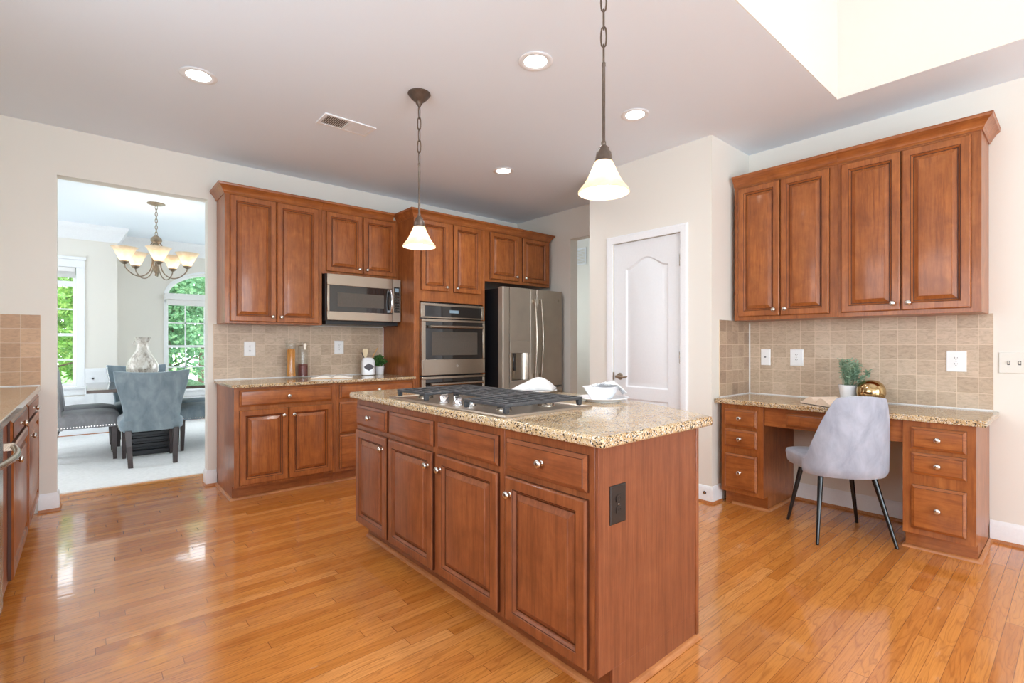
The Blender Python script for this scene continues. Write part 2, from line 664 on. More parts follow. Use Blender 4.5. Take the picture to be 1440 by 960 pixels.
M['leafA'] = leafmat('tree_leaf', S(78, 124, 60), S(130, 174, 86), S(206, 218, 130))
M['leafB'] = leafmat('tree_leaf_cool', S(72, 118, 84), S(112, 158, 112), S(174, 202, 150))
M['herb'] = leafmat('sage_leaf', S(92, 128, 104), S(142, 172, 144), S(176, 196, 170), 0.2)
M['basil'] = leafmat('basil_leaf', S(38, 84, 38), S(78, 128, 64), S(140, 180, 112), 0.2)
M['lawn'] = plain('lawn_grass', S(104, 150, 78), 0.9, vary=0.25, scale=3)
M['drive'] = plain('pale_concrete', S(206, 212, 222), 0.8, vary=0.05, scale=2)


def clear_glass(name, tint=(1, 1, 1, 1), rough=0.0):
    """thin glass: mostly see-through with a mirror-like fresnel sheen"""
    t = NT(name)
    tr = t.n('BsdfTransparent')
    tr.inputs['Color'].default_value = tint
    gl = t.n('BsdfGlossy')
    gl.inputs['Roughness'].default_value = 0.02
    lw = t.n('LayerWeight')
    lw.inputs['Blend'].default_value = 0.25
    mx = t.n('MixShader')
    t.l(t.math('ADD', t.math('MULTIPLY', t.math('POWER', lw.outputs['Facing'], 3.0), 0.45), 0.03), mx.inputs[0])
    t.l(tr.outputs[0], mx.inputs[1])
    t.l(gl.outputs[0], mx.inputs[2])
    t.l(mx.outputs[0], t.t.nodes['Material Output'].inputs[0])
    return t.m


M['pane'] = clear_glass('window_glass', (0.97, 0.985, 0.98, 1))
M['jar'] = clear_glass('jar_glass', (0.97, 0.98, 0.98, 1))


def shade_mat():
    t = NT('alabaster_glass')
    n = t.noise(t.coords(), 14.0, 3.0, 0.6, 1.0)
    col = t.ramp(n, [(0.3, S(240, 222, 196)), (0.7, S(252, 242, 226))])
    d = t.n('BsdfDiffuse')
    tr = t.n('BsdfTranslucent')
    t.l(col, d.inputs[0])
    t.l(col, tr.inputs[0])
    m1 = t.n('MixShader')
    m1.inputs[0].default_value = 0.6
    t.l(d.outputs[0], m1.inputs[1])
    t.l(tr.outputs[0], m1.inputs[2])
    g = t.n('BsdfGlossy')
    g.inputs['Roughness'].default_value = 0.15
    m2 = t.n('MixShader')
    m2.inputs[0].default_value = 0.06
    t.l(m1.outputs[0], m2.inputs[1])
    t.l(g.outputs[0], m2.inputs[2])
    t.l(m2.outputs[0], t.t.nodes['Material Output'].inputs[0])
    return t.m


M['shade'] = shade_mat()


def emit(name, col, s):
    t = NT(name)
    t.set(Base_Color=col, Emission_Color=col, Emission_Strength=s)
    return t.m


M['bulb'] = emit('lit_bulb', (1, 0.9, 0.76, 1), 7.0)
M['lens'] = emit('lit_downlight_lens', (1, 0.97, 0.92, 1), 9.0)
M['display'] = emit('lit_display', (0.14, 0.19, 0.23, 1), 0.5)

# ================================================================== THE ROOM
HC = 2.80


def wall_cells(mb, axis, p0, p1, u0, u1, z0, z1, holes=()):
    us = sorted({u0, u1, *[h[0] for h in holes], *[h[1] for h in holes]})
    zs = sorted({z0, z1, *[h[2] for h in holes], *[h[3] for h in holes]})
    for a, b in zip(us, us[1:]):
        for c, d in zip(zs, zs[1:]):
            mu, mz = (a + b) / 2, (c + d) / 2
            if any(h[0] < mu < h[1] and h[2] < mz < h[3] for h in holes):
                continue
            if axis == 'x':
                mb.box(p0, p1, a, b, c, d)
            elif axis == 'y':
                mb.box(a, b, p0, p1, c, d)
            else:
                mb.box(a, b, c, d, p0, p1)
    return mb


def wall(name, axis, p0, p1, u0, u1, z0, z1, label, holes=(), mat=None):
    return structure(name, wall_cells(MB(), axis, p0, p1, u0, u1, z0, z1, holes), mat or M['wall'], label, 'wall', smooth=0)


structure('floor', MB().box(-1.05, 5.75, -3.9, 5.402, -0.1, 0.0), M['floor'], 'glossy honey oak strip floor of the kitchen', 'floor', smooth=0)
structure('floor_dining', MB().box(-2.45, 3.5, 5.402, 9.5, -0.1, 0.008), M['carpet'], 'pale cream carpet under the dining table', 'floor', smooth=0)
E1 = MB()
wall_cells(E1, 'z', HC, HC + 0.12, -1.05, 5.75, -3.9, 9.5, [(0.2, 3.70, -3.2, 1.06)])
structure('ceiling', E1, M['ceil'], 'flat pale grey ceiling with recessed lights over the kitchen', 'ceiling', smooth=0)
structure('ceiling_dining', MB().box(-2.45, -1.05, 4.9, 9.5, HC, HC + 0.12), M['ceil'], 'flat white ceiling strip over the dining room', 'ceiling', smooth=0)

W1 = MB()
W1.box(0.08, 3.82, 1.055, 1.18, HC + 0.0005, 4.6)
W1.box(3.695, 3.82, -3.2, 1.055, HC + 0.0005, 4.6)
W1.box(0.08, 0.205, -3.2, 1.055, HC + 0.0005, 4.6)
W1.box(0.08, 3.82, -3.32, -3.195, HC + 0.0005, 4.6)
structure('wall_light_well', W1, M['wall'], 'cream walls of the raised ceiling well above the desk end of the room', 'wall', smooth=0)
E2 = MB()
wall_cells(E2, 'z', 4.6, 4.7, 0.08, 3.82, -3.32, 1.18)
structure('ceiling_light_well', E2, M['ceil'], 'high ceiling closing the raised ceiling well', 'ceiling', smooth=0)

OPX0, OPX1, OPZ = -0.163, 0.787, 2.45
wall('wall_back', 'y', 4.91, 5.03, -1.05, 4.44, 0, HC, 'cream kitchen wall behind the ovens, with a plain opening into the dining room', [(OPX0, OPX1, 0, OPZ)])
wall('wall_left', 'x', -1.05, -0.92, -3.9, 4.91, 0, HC, 'cream wall behind the left counter', [(0.0, 2.4, 1.05, 2.25), (-3.2, -1.4, 0.15, 2.25)])
wall('wall_rear', 'y', -3.9, -3.72, -0.92, 4.35, 0, HC, 'cream wall with an added window opening behind the photographer', [(-0.3, 2.7, 0.45, 2.45)])
wall('wall_right', 'x', 4.23, 4.35, -3.72, 1.86, 0, HC, 'cream wall behind the built-in desk')
wall('wall_pantry', 'x', 3.60, 3.72, 1.856, 3.06, 0, HC, 'cream pantry wall holding the white door', [(2.115, 2.787, 0, 2.108)])
wall('wall_pantry_side', 'y', 1.856, 1.96, 3.72, 4.35, 0, HC, 'cream return wall between pantry door and desk')
wall('wall_pantry_rear', 'y', 2.96, 3.06, 3.72, 4.44, 0, HC, 'cream far side of the pantry')
wall('wall_hall', 'x', 4.32, 4.44, 3.06, 4.91, 0, HC, 'shaded cream wall beside the refrigerator with an opening to the hall', [(3.06, 3.963, 0, 2.446)])
wall('wall_hall_far', 'x', 5.6, 5.72, 2.2, 5.5, 0, HC, 'cream hall wall seen through the opening past the refrigerator')
wall('wall_hall_end', 'y', 2.2, 2.31, 4.44, 5.6, 0, HC, 'cream end wall of the hall')
wall('wall_hall_back', 'y', 5.4, 5.5, 3.5, 5.6, 0, HC, 'cream back wall of the hall', [(4.2, 5.2, 0.9, 2.3)])
wall('wall_dining_left', 'x', -2.52, -2.40, 5.03, 8.87, 0, HC, 'pale side wall of the dining room left of the table', [(6.0, 8.0, 0.7, 2.3)])
wall('wall_dining_near', 'y', 4.91, 5.03, -2.52, -1.05, 0, HC, 'pale wall of the dining room beside the kitchen')
wall('wall_dining_right', 'x', 3.40, 3.52, 5.03, 8.87, 0, HC, 'pale side wall of the dining room right of the table', [(6.0, 8.0, 0.7, 2.3)])
wall('wall_dining_front', 'y', 8.715, 8.86, -2.40, 0.325, 0, HC, 'pale dining room wall with the narrow window', [(-1.0, -0.10, 0.655, 2.225)])
wall('wall_bay_side', 'x', 0.20, 0.325, 8.86, 9.45, 0, HC, 'pale side wall of the dining room bay')
AX, AA, AZ, AB = 1.60, 0.66, 1.97, 0.39
WB = MB()
wall_cells(WB, 'y', 9.33, 9.45, 0.325, 3.0, 0, HC, [(AX - AA, AX + AA, 0.505, AZ + AB)])
NA = 16
for s in (-1, 1):
    poly = [(AX + s * AA, AZ + AB), (AX + s * AA, AZ)]
    for i in range(1, NA + 1):
        t = pi / 2 * i / NA
        poly.append((AX + s * AA * cos(t), AZ + AB * sin(t)))
    for i in range(1, len(poly) - 1):
        WB.prism([poly[0], poly[i], poly[i + 1]], 9.33, 9.45, 'y')
structure('wall_bay_back', WB, M['wall'], 'pale back wall of the dining room bay around the arched window', 'wall', smooth=0)
wall('wall_bay_right', 'x', 2.9, 3.0, 8.86, 9.33, 0, HC, 'pale right cheek of the dining room bay')
wall('wall_dining_front_right', 'y', 8.715, 8.86, 2.9, 3.4, 0, HC, 'short pale dining room wall right of the bay')

# ---- baseboards with oak shoe
BB = [(0, 0.018), (0.014, 0.018), (0.014, 0.105), (0.010, 0.118), (0.004, 0.13), (0, 0.13)]
SH = [(0.0, 0.0), (0.024, 0.0), (0.023, 0.008), (0.017, 0.018), (0.0, 0.02)]


def baseboard(name, path, label, shoe=True):
    o = structure(name, MB().sweep(path, BB), M['white'], label, 'baseboard', smooth=30)
    if shoe:
        q = link_mesh('shoe_molding', MB().sweep(path, SH), M['shoe'], o)
        q['label'] = 'honey oak shoe molding along the foot'
    return o


baseboard('baseboard_opening_left', [(-0.262, 4.91), (OPX0, 4.91), (OPX0, 5.03)], 'white baseboard on the wall stub beside the left cabinets')
baseboard('baseboard_opening_right', [(OPX1, 5.03), (OPX1, 4.91), (0.853, 4.91)], 'short white baseboard between dining opening and back cabinets')
baseboard('baseboard_pantry', [(3.60, 2.05), (3.60, 1.856), (3.735, 1.856)], 'white baseboard at the pantry corner beside the desk')
baseboard('baseboard_knee', [(4.23, 1.503), (4.23, 0.712)], 'white baseboard in the knee space under the desk')
baseboard('baseboard_right', [(4.23, 0.388), (4.23, -3.7)], 'white baseboard right of the desk')
baseboard('baseboard_hall', [(4.32, 4.90), (4.32, 3.965)], 'white baseboard beside the refrigerator')
baseboard('baseboard_dining', [(-2.4, 8.703), (0.325, 8.703)], 'white baseboard below the narrow dining room window')
baseboard('baseboard_bay', [(0.337, 9.318), (2.9, 9.318)], 'white baseboard below the arched window')

# ---- dining crown and wainscot
DC = [(0, 2.60), (0.018, 2.60), (0.03, 2.625), (0.04, 2.64), (0.09, 2.735), (0.10, 2.742), (0.115, 2.77), (0.12, 2.80), (0, 2.80)]
structure('trim_1', MB().sweep([(-2.4, 8.715), (0.325, 8.715), (0.325, 9.33), (2.9, 9.33)], DC), M['white'], 'white crown molding along the top of the dining room walls', 'crown molding', smooth=30)


def wainscot(name, x0, x1, y, z1, label, panels):
    mb = MB().box(x0, x1, y - 0.012, y, 0.1, z1)
    mb.box(x0, x1, y - 0.035, y, z1, z1 + 0.05)
    mb.box(x0, x1, y - 0.022, y, z1 - 0.03, z1)
    for a, b, c, d in panels:
        for q in ((a, b, c, c + 0.022), (a, b, d - 0.022, d), (a, a + 0.022, c, d), (b - 0.022, b, c, d)):
            mb.box(q[0], q[1], y - 0.024, y - 0.012, q[2], q[3])
    return structure(name, mb, M['white'], label, 'wainscot', smooth=0)


wainscot('trim_2', -0.015, 0.325, 8.715, 0.84, 'white wainscot panel right of the narrow window', [(0.06, 0.26, 0.2, 0.76)])
wainscot('trim_3', -2.4, -0.015, 8.715, 0.47, 'white wainscot below the narrow window', [(-0.97, -0.08, 0.2, 0.42), (-1.8, -1.1, 0.2, 0.42)])
wainscot('trim_4', 0.337, 0.86, 9.33, 0.84, 'white wainscot left of the arched window', [(0.42, 0.80, 0.2, 0.76)])
wainscot('trim_5', 0.86, 2.9, 9.33, 0.33, 'white wainscot below the arched window', [(0.94, 2.2, 0.17, 0.29)])

# ---- windows


def frame_rect(mb, x0, x1, z0, z1, w, y0, y1):
    mb.box(x0, x1, y0, y1, z0, z0 + w)
    mb.box(x0, x1, y0, y1, z1 - w, z1)
    mb.box(x0, x0 + w, y0, y1, z0 + w, z1 - w)
    mb.box(x1 - w, x1, y0, y1, z0 + w, z1 - w)
    return mb


w1 = thing('window_1', 'narrow white double-hung window with a raised blind in the dining room', 'window', (-0.55, 8.715, 0.655), kind='structure')
hw = 0.45
c = MB()
c.box(-hw - 0.085, -hw, -0.02, 0.0, 0, 1.57)
c.box(hw, hw + 0.085, -0.02, 0.0, 0, 1.57)
c.box(-hw - 0.085, hw + 0.085, -0.02, 0.0, 1.57, 1.67)
c.box(-hw - 0.10, hw + 0.10, -0.035, 0.0, 1.67, 1.71)
link_mesh('casing', c, M['white'], w1, bevel=0.004)
c = MB().box(-hw - 0.12, hw + 0.12, -0.06, 0.02, -0.03, 0.0).box(-hw - 0.085, hw + 0.085, -0.016, 0, -0.115, -0.03)
link_mesh('sill', c, M['white'], w1, bevel=0.004)
c = frame_rect(MB(), -hw, hw, 0.0, 0.70, 0.036, 0.05, 0.085)
frame_rect(c, -hw, hw, 0.665, 1.36, 0.036, 0.085, 0.12)
frame_rect(c, -hw, hw, 1.36, 1.57, 0.034, 0.085, 0.12)
for dz in (0.35, 1.02):
    c.box(-hw + 0.03, hw - 0.03, 0.06 if dz < 0.6 else 0.095, 0.075 if dz < 0.6 else 0.11, dz - 0.009, dz + 0.009)
for dx in (-0.15, 0.15):
    c.box(dx - 0.009, dx + 0.009, 0.062, 0.073, 0.03, 0.68)
    c.box(dx - 0.009, dx + 0.009, 0.097, 0.108, 0.69, 1.55)
link_mesh('sash', c, M['white'], w1)
link_mesh('pane', MB().box(-hw + 0.03, hw - 0.03, 0.066, 0.069, 0.03, 0.68).box(-hw + 0.03, hw - 0.03, 0.101, 0.104, 0.69, 1.55), M['pane'], w1, smooth=0)
c = MB().box(-hw + 0.008, hw - 0.008, 0.0, 0.05, 1.51, 1.568)
for i in range(7):
    c.box(-hw + 0.012, hw - 0.012, 0.004, 0.046, 1.50 - i * 0.011, 1.507 - i * 0.011)
link_mesh('blind', c, M['blind'], w1)

w2 = thing('window_2', 'arched white window with muntins and a blind box in the dining room bay', 'window', (AX, 9.33, 0.505), kind='structure')
zs = AZ - 0.505


def arch(a, b, n=24):
    return [(a * cos(pi * i / n), zs + b * sin(pi * i / n)) for i in range(n + 1)]


def arch_band(mb, a0, b0, a1, b1, y0, y1):
    p, q = arch(a0, b0), arch(a1, b1)
    L = []
    for (x, z), (u, v) in zip(p, q):
        L.append([(x, y0, z), (u, y0, v), (u, y1, v), (x, y1, z)])
    return mb.loops(L)


c = MB().box(-AA - 0.03, -AA, -0.008, 0, 0, zs).box(AA, AA + 0.03, -0.008, 0, 0, zs)
arch_band(c, AA + 0.03, AB + 0.03, AA, AB, -0.008, 0)
link_mesh('casing', c, M['white'], w2)
link_mesh('sill', MB().box(-AA - 0.12, AA + 0.12, -0.06, 0.02, -0.035, 0.0).box(-AA - 0.085, AA + 0.085, -0.016, 0, -0.12, -0.035), M['white'], w2, bevel=0.004)
c = frame_rect(MB(), -AA, AA, 0.0, 0.69, 0.036, 0.05, 0.085)
frame_rect(c, -AA, AA, 0.655, zs - 0.04, 0.036, 0.085, 0.12)
c.box(-AA, AA, 0.05, 0.12, zs - 0.04, zs + 0.03)
arch_band(c, AA, AB, AA - 0.036, AB - 0.036, 0.07, 0.11)
for k in range(1, 5):
    x = -AA + 0.264 * k
    c.box(x - 0.009, x + 0.009, 0.062, 0.073, 0.03, 0.67)
    c.box(x - 0.009, x + 0.009, 0.097, 0.108, 0.68, zs - 0.05)
for z, y in ((0.345, 0.062), (1.045, 0.097)):
    c.box(-AA + 0.03, AA - 0.03, y, y + 0.011, z - 0.009, z + 0.009)
link_mesh('sash', c, M['white'], w2)
c = MB().box(-AA + 0.03, AA - 0.03, 0.066, 0.069, 0.03, 0.67).box(-AA + 0.03, AA - 0.03, 0.101, 0.104, 0.68, zs - 0.05)
c.loops([[(x, 0.09, z) for x, z in arch(AA - 0.03, AB - 0.03)], [(x, 0.093, z) for x, z in arch(AA - 0.03, AB - 0.03)]])
link_mesh('pane', c, M['pane'], w2, smooth=0)
c = MB().box(-AA - 0.02, AA + 0.02, -0.07, -0.005, zs - 0.06, zs + 0.035).box(-AA + 0.01, AA - 0.01, -0.05, -0.015, zs - 0.15, zs - 0.06)
link_mesh('blind', c, M['blind'], w2, bevel=0.006)


def plain_window(name, label, loc, rotz, w, h, nx, nz):  # frame for unseen openings added to let light in
    o = thing(name, label, 'window', loc, rotz, kind='structure')
    c = frame_rect(MB(), -w / 2, w / 2, 0, h, 0.05, 0.02, 0.07)
    for i in range(1, nx):
        x = -w / 2 + w * i / nx
        c.box(x - 0.02, x + 0.02, 0.03, 0.06, 0.05, h - 0.05)
    for i in range(1, nz):
        z = h * i / nz
        c.box(-w / 2 + 0.05, w / 2 - 0.05, 0.03, 0.06, z - 0.02, z + 0.02)
    link_mesh('sash', c, M['white'], o)
    return o


plain_window('window_3', 'unseen wide white window added behind the photographer', (1.2, -3.9, 0.45), pi, 3.0, 2.0, 3, 1)  # added opening that carries the rear lamp
plain_window('window_4', 'unseen white window added above the left counter', (-1.12, 1.2, 1.05), pi / 2, 2.4, 1.2, 3, 1)  # unseen opening added for the side lamp
plain_window('window_5', 'unseen white patio door added left of the photographer', (-1.12, -2.3, 0.15), pi / 2, 1.8, 2.1, 2, 1)  # unseen opening added for the left rear lamp
plain_window('window_6', 'unseen white side window added to the dining room left of the table', (-2.57, 7.0, 0.7), pi / 2, 2.0, 1.6, 3, 2)  # added opening for the left dining lamp, out of view
plain_window('window_7', 'unseen white side window added to the dining room right of the table', (3.57, 7.0, 0.7), -pi / 2, 2.0, 1.6, 3, 2)  # added opening for the right dining lamp, out of view

# ---- pantry door (hinged on its right edge as the camera sees it); local x runs to -Y, local y into the pantry
d1 = thing('door_1', 'white two-panel pantry door with an arched upper panel and bronze lever', 'door', (3.60, 2.45, 0), -pi / 2, kind='structure')
DW, DH = 0.336, 2.108
cas = [(0, 0.0), (0.0, -0.012), (0.012, -0.016), (0.05, -0.016), (0.058, -0.011), (0.064, -0.011), (0.064, 0.0)]
L = []
for px, pz, mx, mz in ((-DW, 0.0, -1, 0), (-DW, DH, -1, 1), (DW, DH, 1, 1), (DW, 0.0, 1, 0)):
    L.append([(px + mx * o, y, pz + mz * o) for o, y in cas])
link_mesh('casing', MB().loops(L), M['white'], d1, smooth=30)
dm = MB()
sl = 0.014
X0, X1, Z0, Z1 = -DW + 0.004, DW - 0.004, 0.012, DH - 0.004
dm.box(X0, X1, sl + 0.012, sl + 0.036, Z0, Z1)


def arched(x0, x1, z0, z1, rise, ins, n=14):
    """panel outline with a camel-back top"""
    pts = [(x0 + ins, z0 + ins), (x1 - ins, z0 + ins)]
    for i in range(n + 1):
        t = i / n
        x = (x1 - ins) + (x0 - x1 + 2 * ins) * t
        pts.append((x, z1 - ins + rise * 0.5 * (1 - cos(2 * pi * t)) * 1.0))
    return pts


# face built as rings so the panels are really moulded
pa = dict(x0=-0.205, x1=0.215, z0=0.835, z1=1.875, rise=0.085)
pb = dict(x0=-0.205, x1=0.215, z0=0.20, z1=0.735, rise=0.0)
for q in (pa, pb):
    Ls = []
    for ins, y in ((0.0, sl), (0.012, sl + 0.011), (0.03, sl + 0.011), (0.05, sl + 0.003)):
        Ls.append([(x, y, z) for x, z in arched(ins=ins, **q)])
    dm.loops(Ls, cap0=False, cap1=True)
# stiles, rails and the shaped field around the arched panel
dm.box(X0, pa['x0'], sl, sl + 0.012, Z0, Z1)
dm.box(pa['x1'], X1, sl, sl + 0.012, Z0, Z1)
dm.box(pa['x0'], pa['x1'], sl, sl + 0.012, Z0, pb['z0'])
dm.box(pa['x0'], pa['x1'], sl, sl + 0.012, pb['z1'], pa['z0'])
top = [p for p in arched(ins=0.0, **pa)][2:]
for (xa, za), (xb, zb) in zip(top, top[1:]):
    dm.prism([(xb, zb), (xa, za), (xa, Z1), (xb, Z1)], sl, sl + 0.012, 'y')
link_mesh('door_slab', dm, M['door'], d1, smooth=30)
for z in (1.84, 1.06, 0.26):
    h = MB().box(DW - 0.012, DW + 0.010, sl - 0.018, sl + 0.004, z, z + 0.09)
    h.lathe([(0.006, -0.004), (0.006, 0.094)], (DW - 0.002, sl - 0.018, z), 10)
    link_mesh('hinge', h, M['nickel'], d1)
hd = MB().lathe([(0.004, -0.012), (0.026, -0.012), (0.030, -0.004), (0.032, 0.0)], (-0.268, sl, 0.925), 24, 'y')
hd.lathe([(0.011, -0.05), (0.011, -0.01)], (-0.268, sl, 0.925), 14, 'y')
hd.tube([(-0.275, sl - 0.05, 0.925), (-0.24, sl - 0.052, 0.924), (-0.20, sl - 0.054, 0.920), (-0.165, sl - 0.052, 0.926), (-0.155, sl - 0.05, 0.931)], [0.012, 0.010, 0.008, 0.007, 0.005], 10)
link_mesh('door_lever', hd, M['pewter'], d1)
link_mesh('strike_plate', MB().box(-DW - 0.004, -DW + 0.006, sl - 0.016, sl + 0.002, 0.89, 0.96), M['pewter'], d1)

# ================================================================== CABINETS
KN = [(0.0, -0.028), (0.009, -0.028), (0.0145, -0.025), (0.0165, -0.020), (0.0145, -0.014), (0.009, -0.010), (0.006, -0.006), (0.0065, -0.002), (0.010, 0.0)]


def knob(x, y, z, parent, mat=None):
    return link_mesh('knob', MB().lathe(KN, (x, y, z), 16, 'y'), mat or M['nickel'], parent, smooth=60)


def door_mb(x0, x1, z0, z1, fw=0.056):
    return MB().panel(x0, x1, z0, z1, [(0, -0.001), (0, -0.014), (0.003, -0.019), (0.007, -0.0215), (fw - 0.014, -0.0215), (fw - 0.0125, -0.0195), (fw - 0.009, -0.019),
                                       (fw - 0.004, -0.012), (fw, -0.0065), (fw + 0.005, -0.006), (fw + 0.026, -0.0165), (fw + 0.0275, -0.0195), (fw + 0.03, -0.020)])


def drawer_mb(x0, x1, z0, z1):
    return MB().panel(x0, x1, z0, z1, [(0, -0.001), (0, -0.010), (0.003, -0.012), (0.014, -0.0175), (0.0155, -0.0205), (0.018, -0.021)])


CROWN = [(0.0, -0.012), (0.006, -0.012), (0.009, -0.004), (0.014, 0.002), (0.016, 0.010), (0.034, 0.036), (0.046, 0.047), (0.050, 0.049), (0.052, 0.062), (0.055, 0.066), (0, 0.066)]


def fronts(root, items, wv, wh):
    for it in items:
        k, x0, x1, z0, z1 = it[:5]
        kn = it[5] if len(it) > 5 else None
        if k == 'door':
            p = link_mesh('door', door_mb(x0, x1, z0, z1), wv, root, smooth=28, second=(M['glaze'], [4 * k + j for k in (0, 5, 8) for j in range(4)]))
        else:
            p = link_mesh('drawer', drawer_mb(x0, x1, z0, z1), wh, root, smooth=28, second=(M['glaze'], [4 * k + j for k in (0, 3) for j in range(4)]))
        if kn:
            knob(kn[0], -0.021, kn[1], p)


def base_cabinet(label, loc, rotz, w, depth, items, group, wv=None, wh=None, z1=0.874, toe_z=0.105, toe_in=0.075, ends=(False, False), shoe_path=None, name='base_cabinet', top_gap=0.0):
    wv, wh = wv or M['wood'], wh or M['wood_h']
    r = thing(name, label, 'cabinet', loc, rotz, group)
    link_mesh('carcass', MB().box(0, w, 0, depth, toe_z, z1).box(0.002, w - 0.002, toe_in + 0.01, depth, 0.0, toe_z), wv, r, bevel=0.0015)
    link_mesh('toe_kick', MB().box(0.0, w, toe_in, toe_in + 0.01, 0.0, toe_z), wh, r)
    if shoe_path:
        link_mesh('shoe_molding', MB().sweep(shoe_path, [(0, 0), (0.017, 0), (0.015, 0.009), (0.009, 0.016), (0, 0.019)]), M['shoe'], r)
    fronts(r, items, wv, wh)
    return r


def wall_cabinet(label, loc, w, depth, z0, z1, items, group, rotz=0.0, crown_path=None, name='upper_cabinet'):
    r = thing(name, label, 'cabinet', loc, rotz, group)
    link_mesh('carcass', MB().box(0, w, 0, depth, z0, z1), M['wood'], r, bevel=0.0015)
    fronts(r, items, M['wood'], M['wood_h'])
    if crown_path:
        link_mesh('crown_molding', MB().sweep(crown_path, [(o, z + 2.455) for o, z in CROWN]), M['wood_h'], r, smooth=25)
    return r


# ---- back run
YF = 4.245
base_cabinet('maple base cabinet with one wide drawer above two doors, beside the dining opening', (0.855, YF, 0), 0, 0.785, 0.66,
             [('drawer', 0.034, 0.747, 0.728, 0.858, (0.392, 0.793)),
              ('door', 0.034, 0.390, 0.122, 0.700, (0.352, 0.640)), ('door', 0.395, 0.752, 0.122, 0.700, (0.430, 0.640))],
             'cabinets along the back wall', shoe_path=[(0.0, 0.66), (0.0, 0.075), (0.785, 0.075)])
base_cabinet('maple base cabinet with three stacked drawers, beside the oven tower', (1.641, YF, 0), 0, 0.763, 0.66,
             [('drawer', 0.028, 0.746, 0.736, 0.860, (0.387, 0.798)), ('drawer', 0.028, 0.746, 0.435, 0.706, (0.387, 0.57)), ('drawer', 0.028, 0.746, 0.125, 0.420, (0.387, 0.27))],
             'cabinets along the back wall', shoe_path=[(0.0, 0.075), (0.763, 0.075)])
YU = 4.58
wall_cabinet('tall maple wall cabinet with two doors, beside the dining opening', (0.855, YU, 0), 0.785, 0.328, 1.385, 2.467,
             [('door', 0.036, 0.390, 1.400, 2.438, (0.358, 1.445)), ('door', 0.396, 0.752, 1.400, 2.438, (0.428, 1.445))], 'cabinets along the back wall',
             crown_path=[(0, 0.327), (0, 0), (0.785, 0)])
wall_cabinet('short maple wall cabinet with two doors, directly above the microwave', (1.641, YU, 0), 0.763, 0.328, 1.862, 2.467,
             [('door', 0.036, 0.385, 1.885, 2.438, (0.350, 1.93)), ('door', 0.392, 0.738, 1.885, 2.438, (0.426, 1.93))], 'cabinets along the back wall',
             crown_path=[(0, 0), (0.706, 0)])
YT = 4.25
tw = thing('oven_cabinet', 'tall maple cabinet tower built around the double oven', 'cabinet', (2.405, YT, 0), 0, 'cabinets along the back wall')
b = MB().box(0, 0.02, 0, 0.655, 0.0, 2.467).box(0.845, 0.865, 0, 0.655, 0.0, 2.467)
b.box(0.02, 0.845, 0, 0.655, 1.635, 2.467).box(0.02, 0.845, 0.0, 0.655, 0.105, 0.30).box(0.02, 0.845, 0.62, 0.655, 0.30, 1.635).box(0.02, 0.845, 0.075, 0.655, 0, 0.105)
b.box(0.02, 0.062, 0, 0.02, 0.30, 1.635).box(0.838, 0.845, 0, 0.02, 0.30, 1.635)
link_mesh('carcass', b, M['wood'], tw, bevel=0.0015)
fronts(tw, [('door', 0.075, 0.392, 1.742, 2.436, (0.360, 1.785)), ('door', 0.455, 0.800, 1.742, 2.436, (0.490, 1.785)), ('drawer', 0.05, 0.815, 0.115, 0.28, (0.43, 0.2))], M['wood'], M['wood_h'])
link_mesh('crown_molding', MB().sweep([(0, 0.329), (0, 0), (0.865, 0)], [(o, z + 2.455) for o, z in CROWN]), M['wood_h'], tw, smooth=25)
wall_cabinet('deep maple wall cabinet with two doors, directly above the refrigerator', (3.271, YT, 0), 0.985, 0.655, 1.895, 2.467,
             [('door', 0.065, 0.476, 1.925, 2.436, (0.438, 1.972)), ('door', 0.540, 0.945, 1.925, 2.436, (0.578, 1.972))], 'cabinets along the back wall',
             crown_path=[(0, 0), (0.985, 0), (0.985, 0.3)])


def slab(name, poly, z0, z1, label, group=None, r=0.006):
    o = link_mesh(name, MB().prism(poly, z0, z1), M['granite'], bevel=r, seg=3)
    return tag(o, label, 'countertop', group)


slab('countertop', [(0.832, 4.205), (2.404, 4.205), (2.404, 4.897), (0.832, 4.897)], 0.8755, 0.9, 'speckled beige granite countertop on the back cabinets, with canisters on it')
o = link_mesh('tile_backsplash', MB().box(0.828, 2.404, 4.899, 4.9099, 0.901, 1.384), M['tile_x'], smooth=0)
tag(o, 'beige stone tile backsplash above the back counter, with two outlets', 'backsplash')
q = link_mesh('caulk_line', MB().box(0.832, 2.404, 4.893, 4.8988, 0.9005, 0.907).box(2.3965, 2.404, 4.893, 4.8988, 0.907, 1.384), M['plate'], o)
o = link_mesh('tile_backsplash', MB().box(-0.92, -0.249, 4.899, 4.9099, 0.915, 1.42), M['tile_l'], smooth=0)
tag(o, 'tan stone tile backsplash left of the dining opening', 'backsplash')
link_mesh('caulk_line', MB().box(-0.915, -0.252, 4.894, 4.8988, 0.9145, 0.92), M['plate'], o)

# ---- left run (fronts face +X)
base_cabinet('maple base cabinet with a drawer above one door, next to the white wall stub', (-0.275, 4.03, 0), pi / 2, 0.875, 0.64,
             [('drawer', 0.02, 0.83, 0.755, 0.860, (0.36, 0.805)), ('door', 0.02, 0.83, 0.122, 0.735, (0.12, 0.66))], 'cabinets along the left wall',
             shoe_path=[(0.0, 0.075), (0.86, 0.075)])
base_cabinet('maple base cabinet with a drawer above one door, next to the dishwasher', (-0.275, 2.96, 0), pi / 2, 1.068, 0.64,
             [('drawer', 0.27, 1.04, 0.755, 0.860, (0.61, 0.805)), ('door', 0.27, 1.04, 0.122, 0.735, (0.37, 0.66))], 'cabinets along the left wall',
             shoe_path=[(0.0, 0.075), (1.068, 0.075)])
dw = thing('dishwasher', 'stainless steel dishwasher with a curved bar handle, cut by the left edge of the picture', 'dishwasher', (-0.275, 2.346, 0), pi / 2)
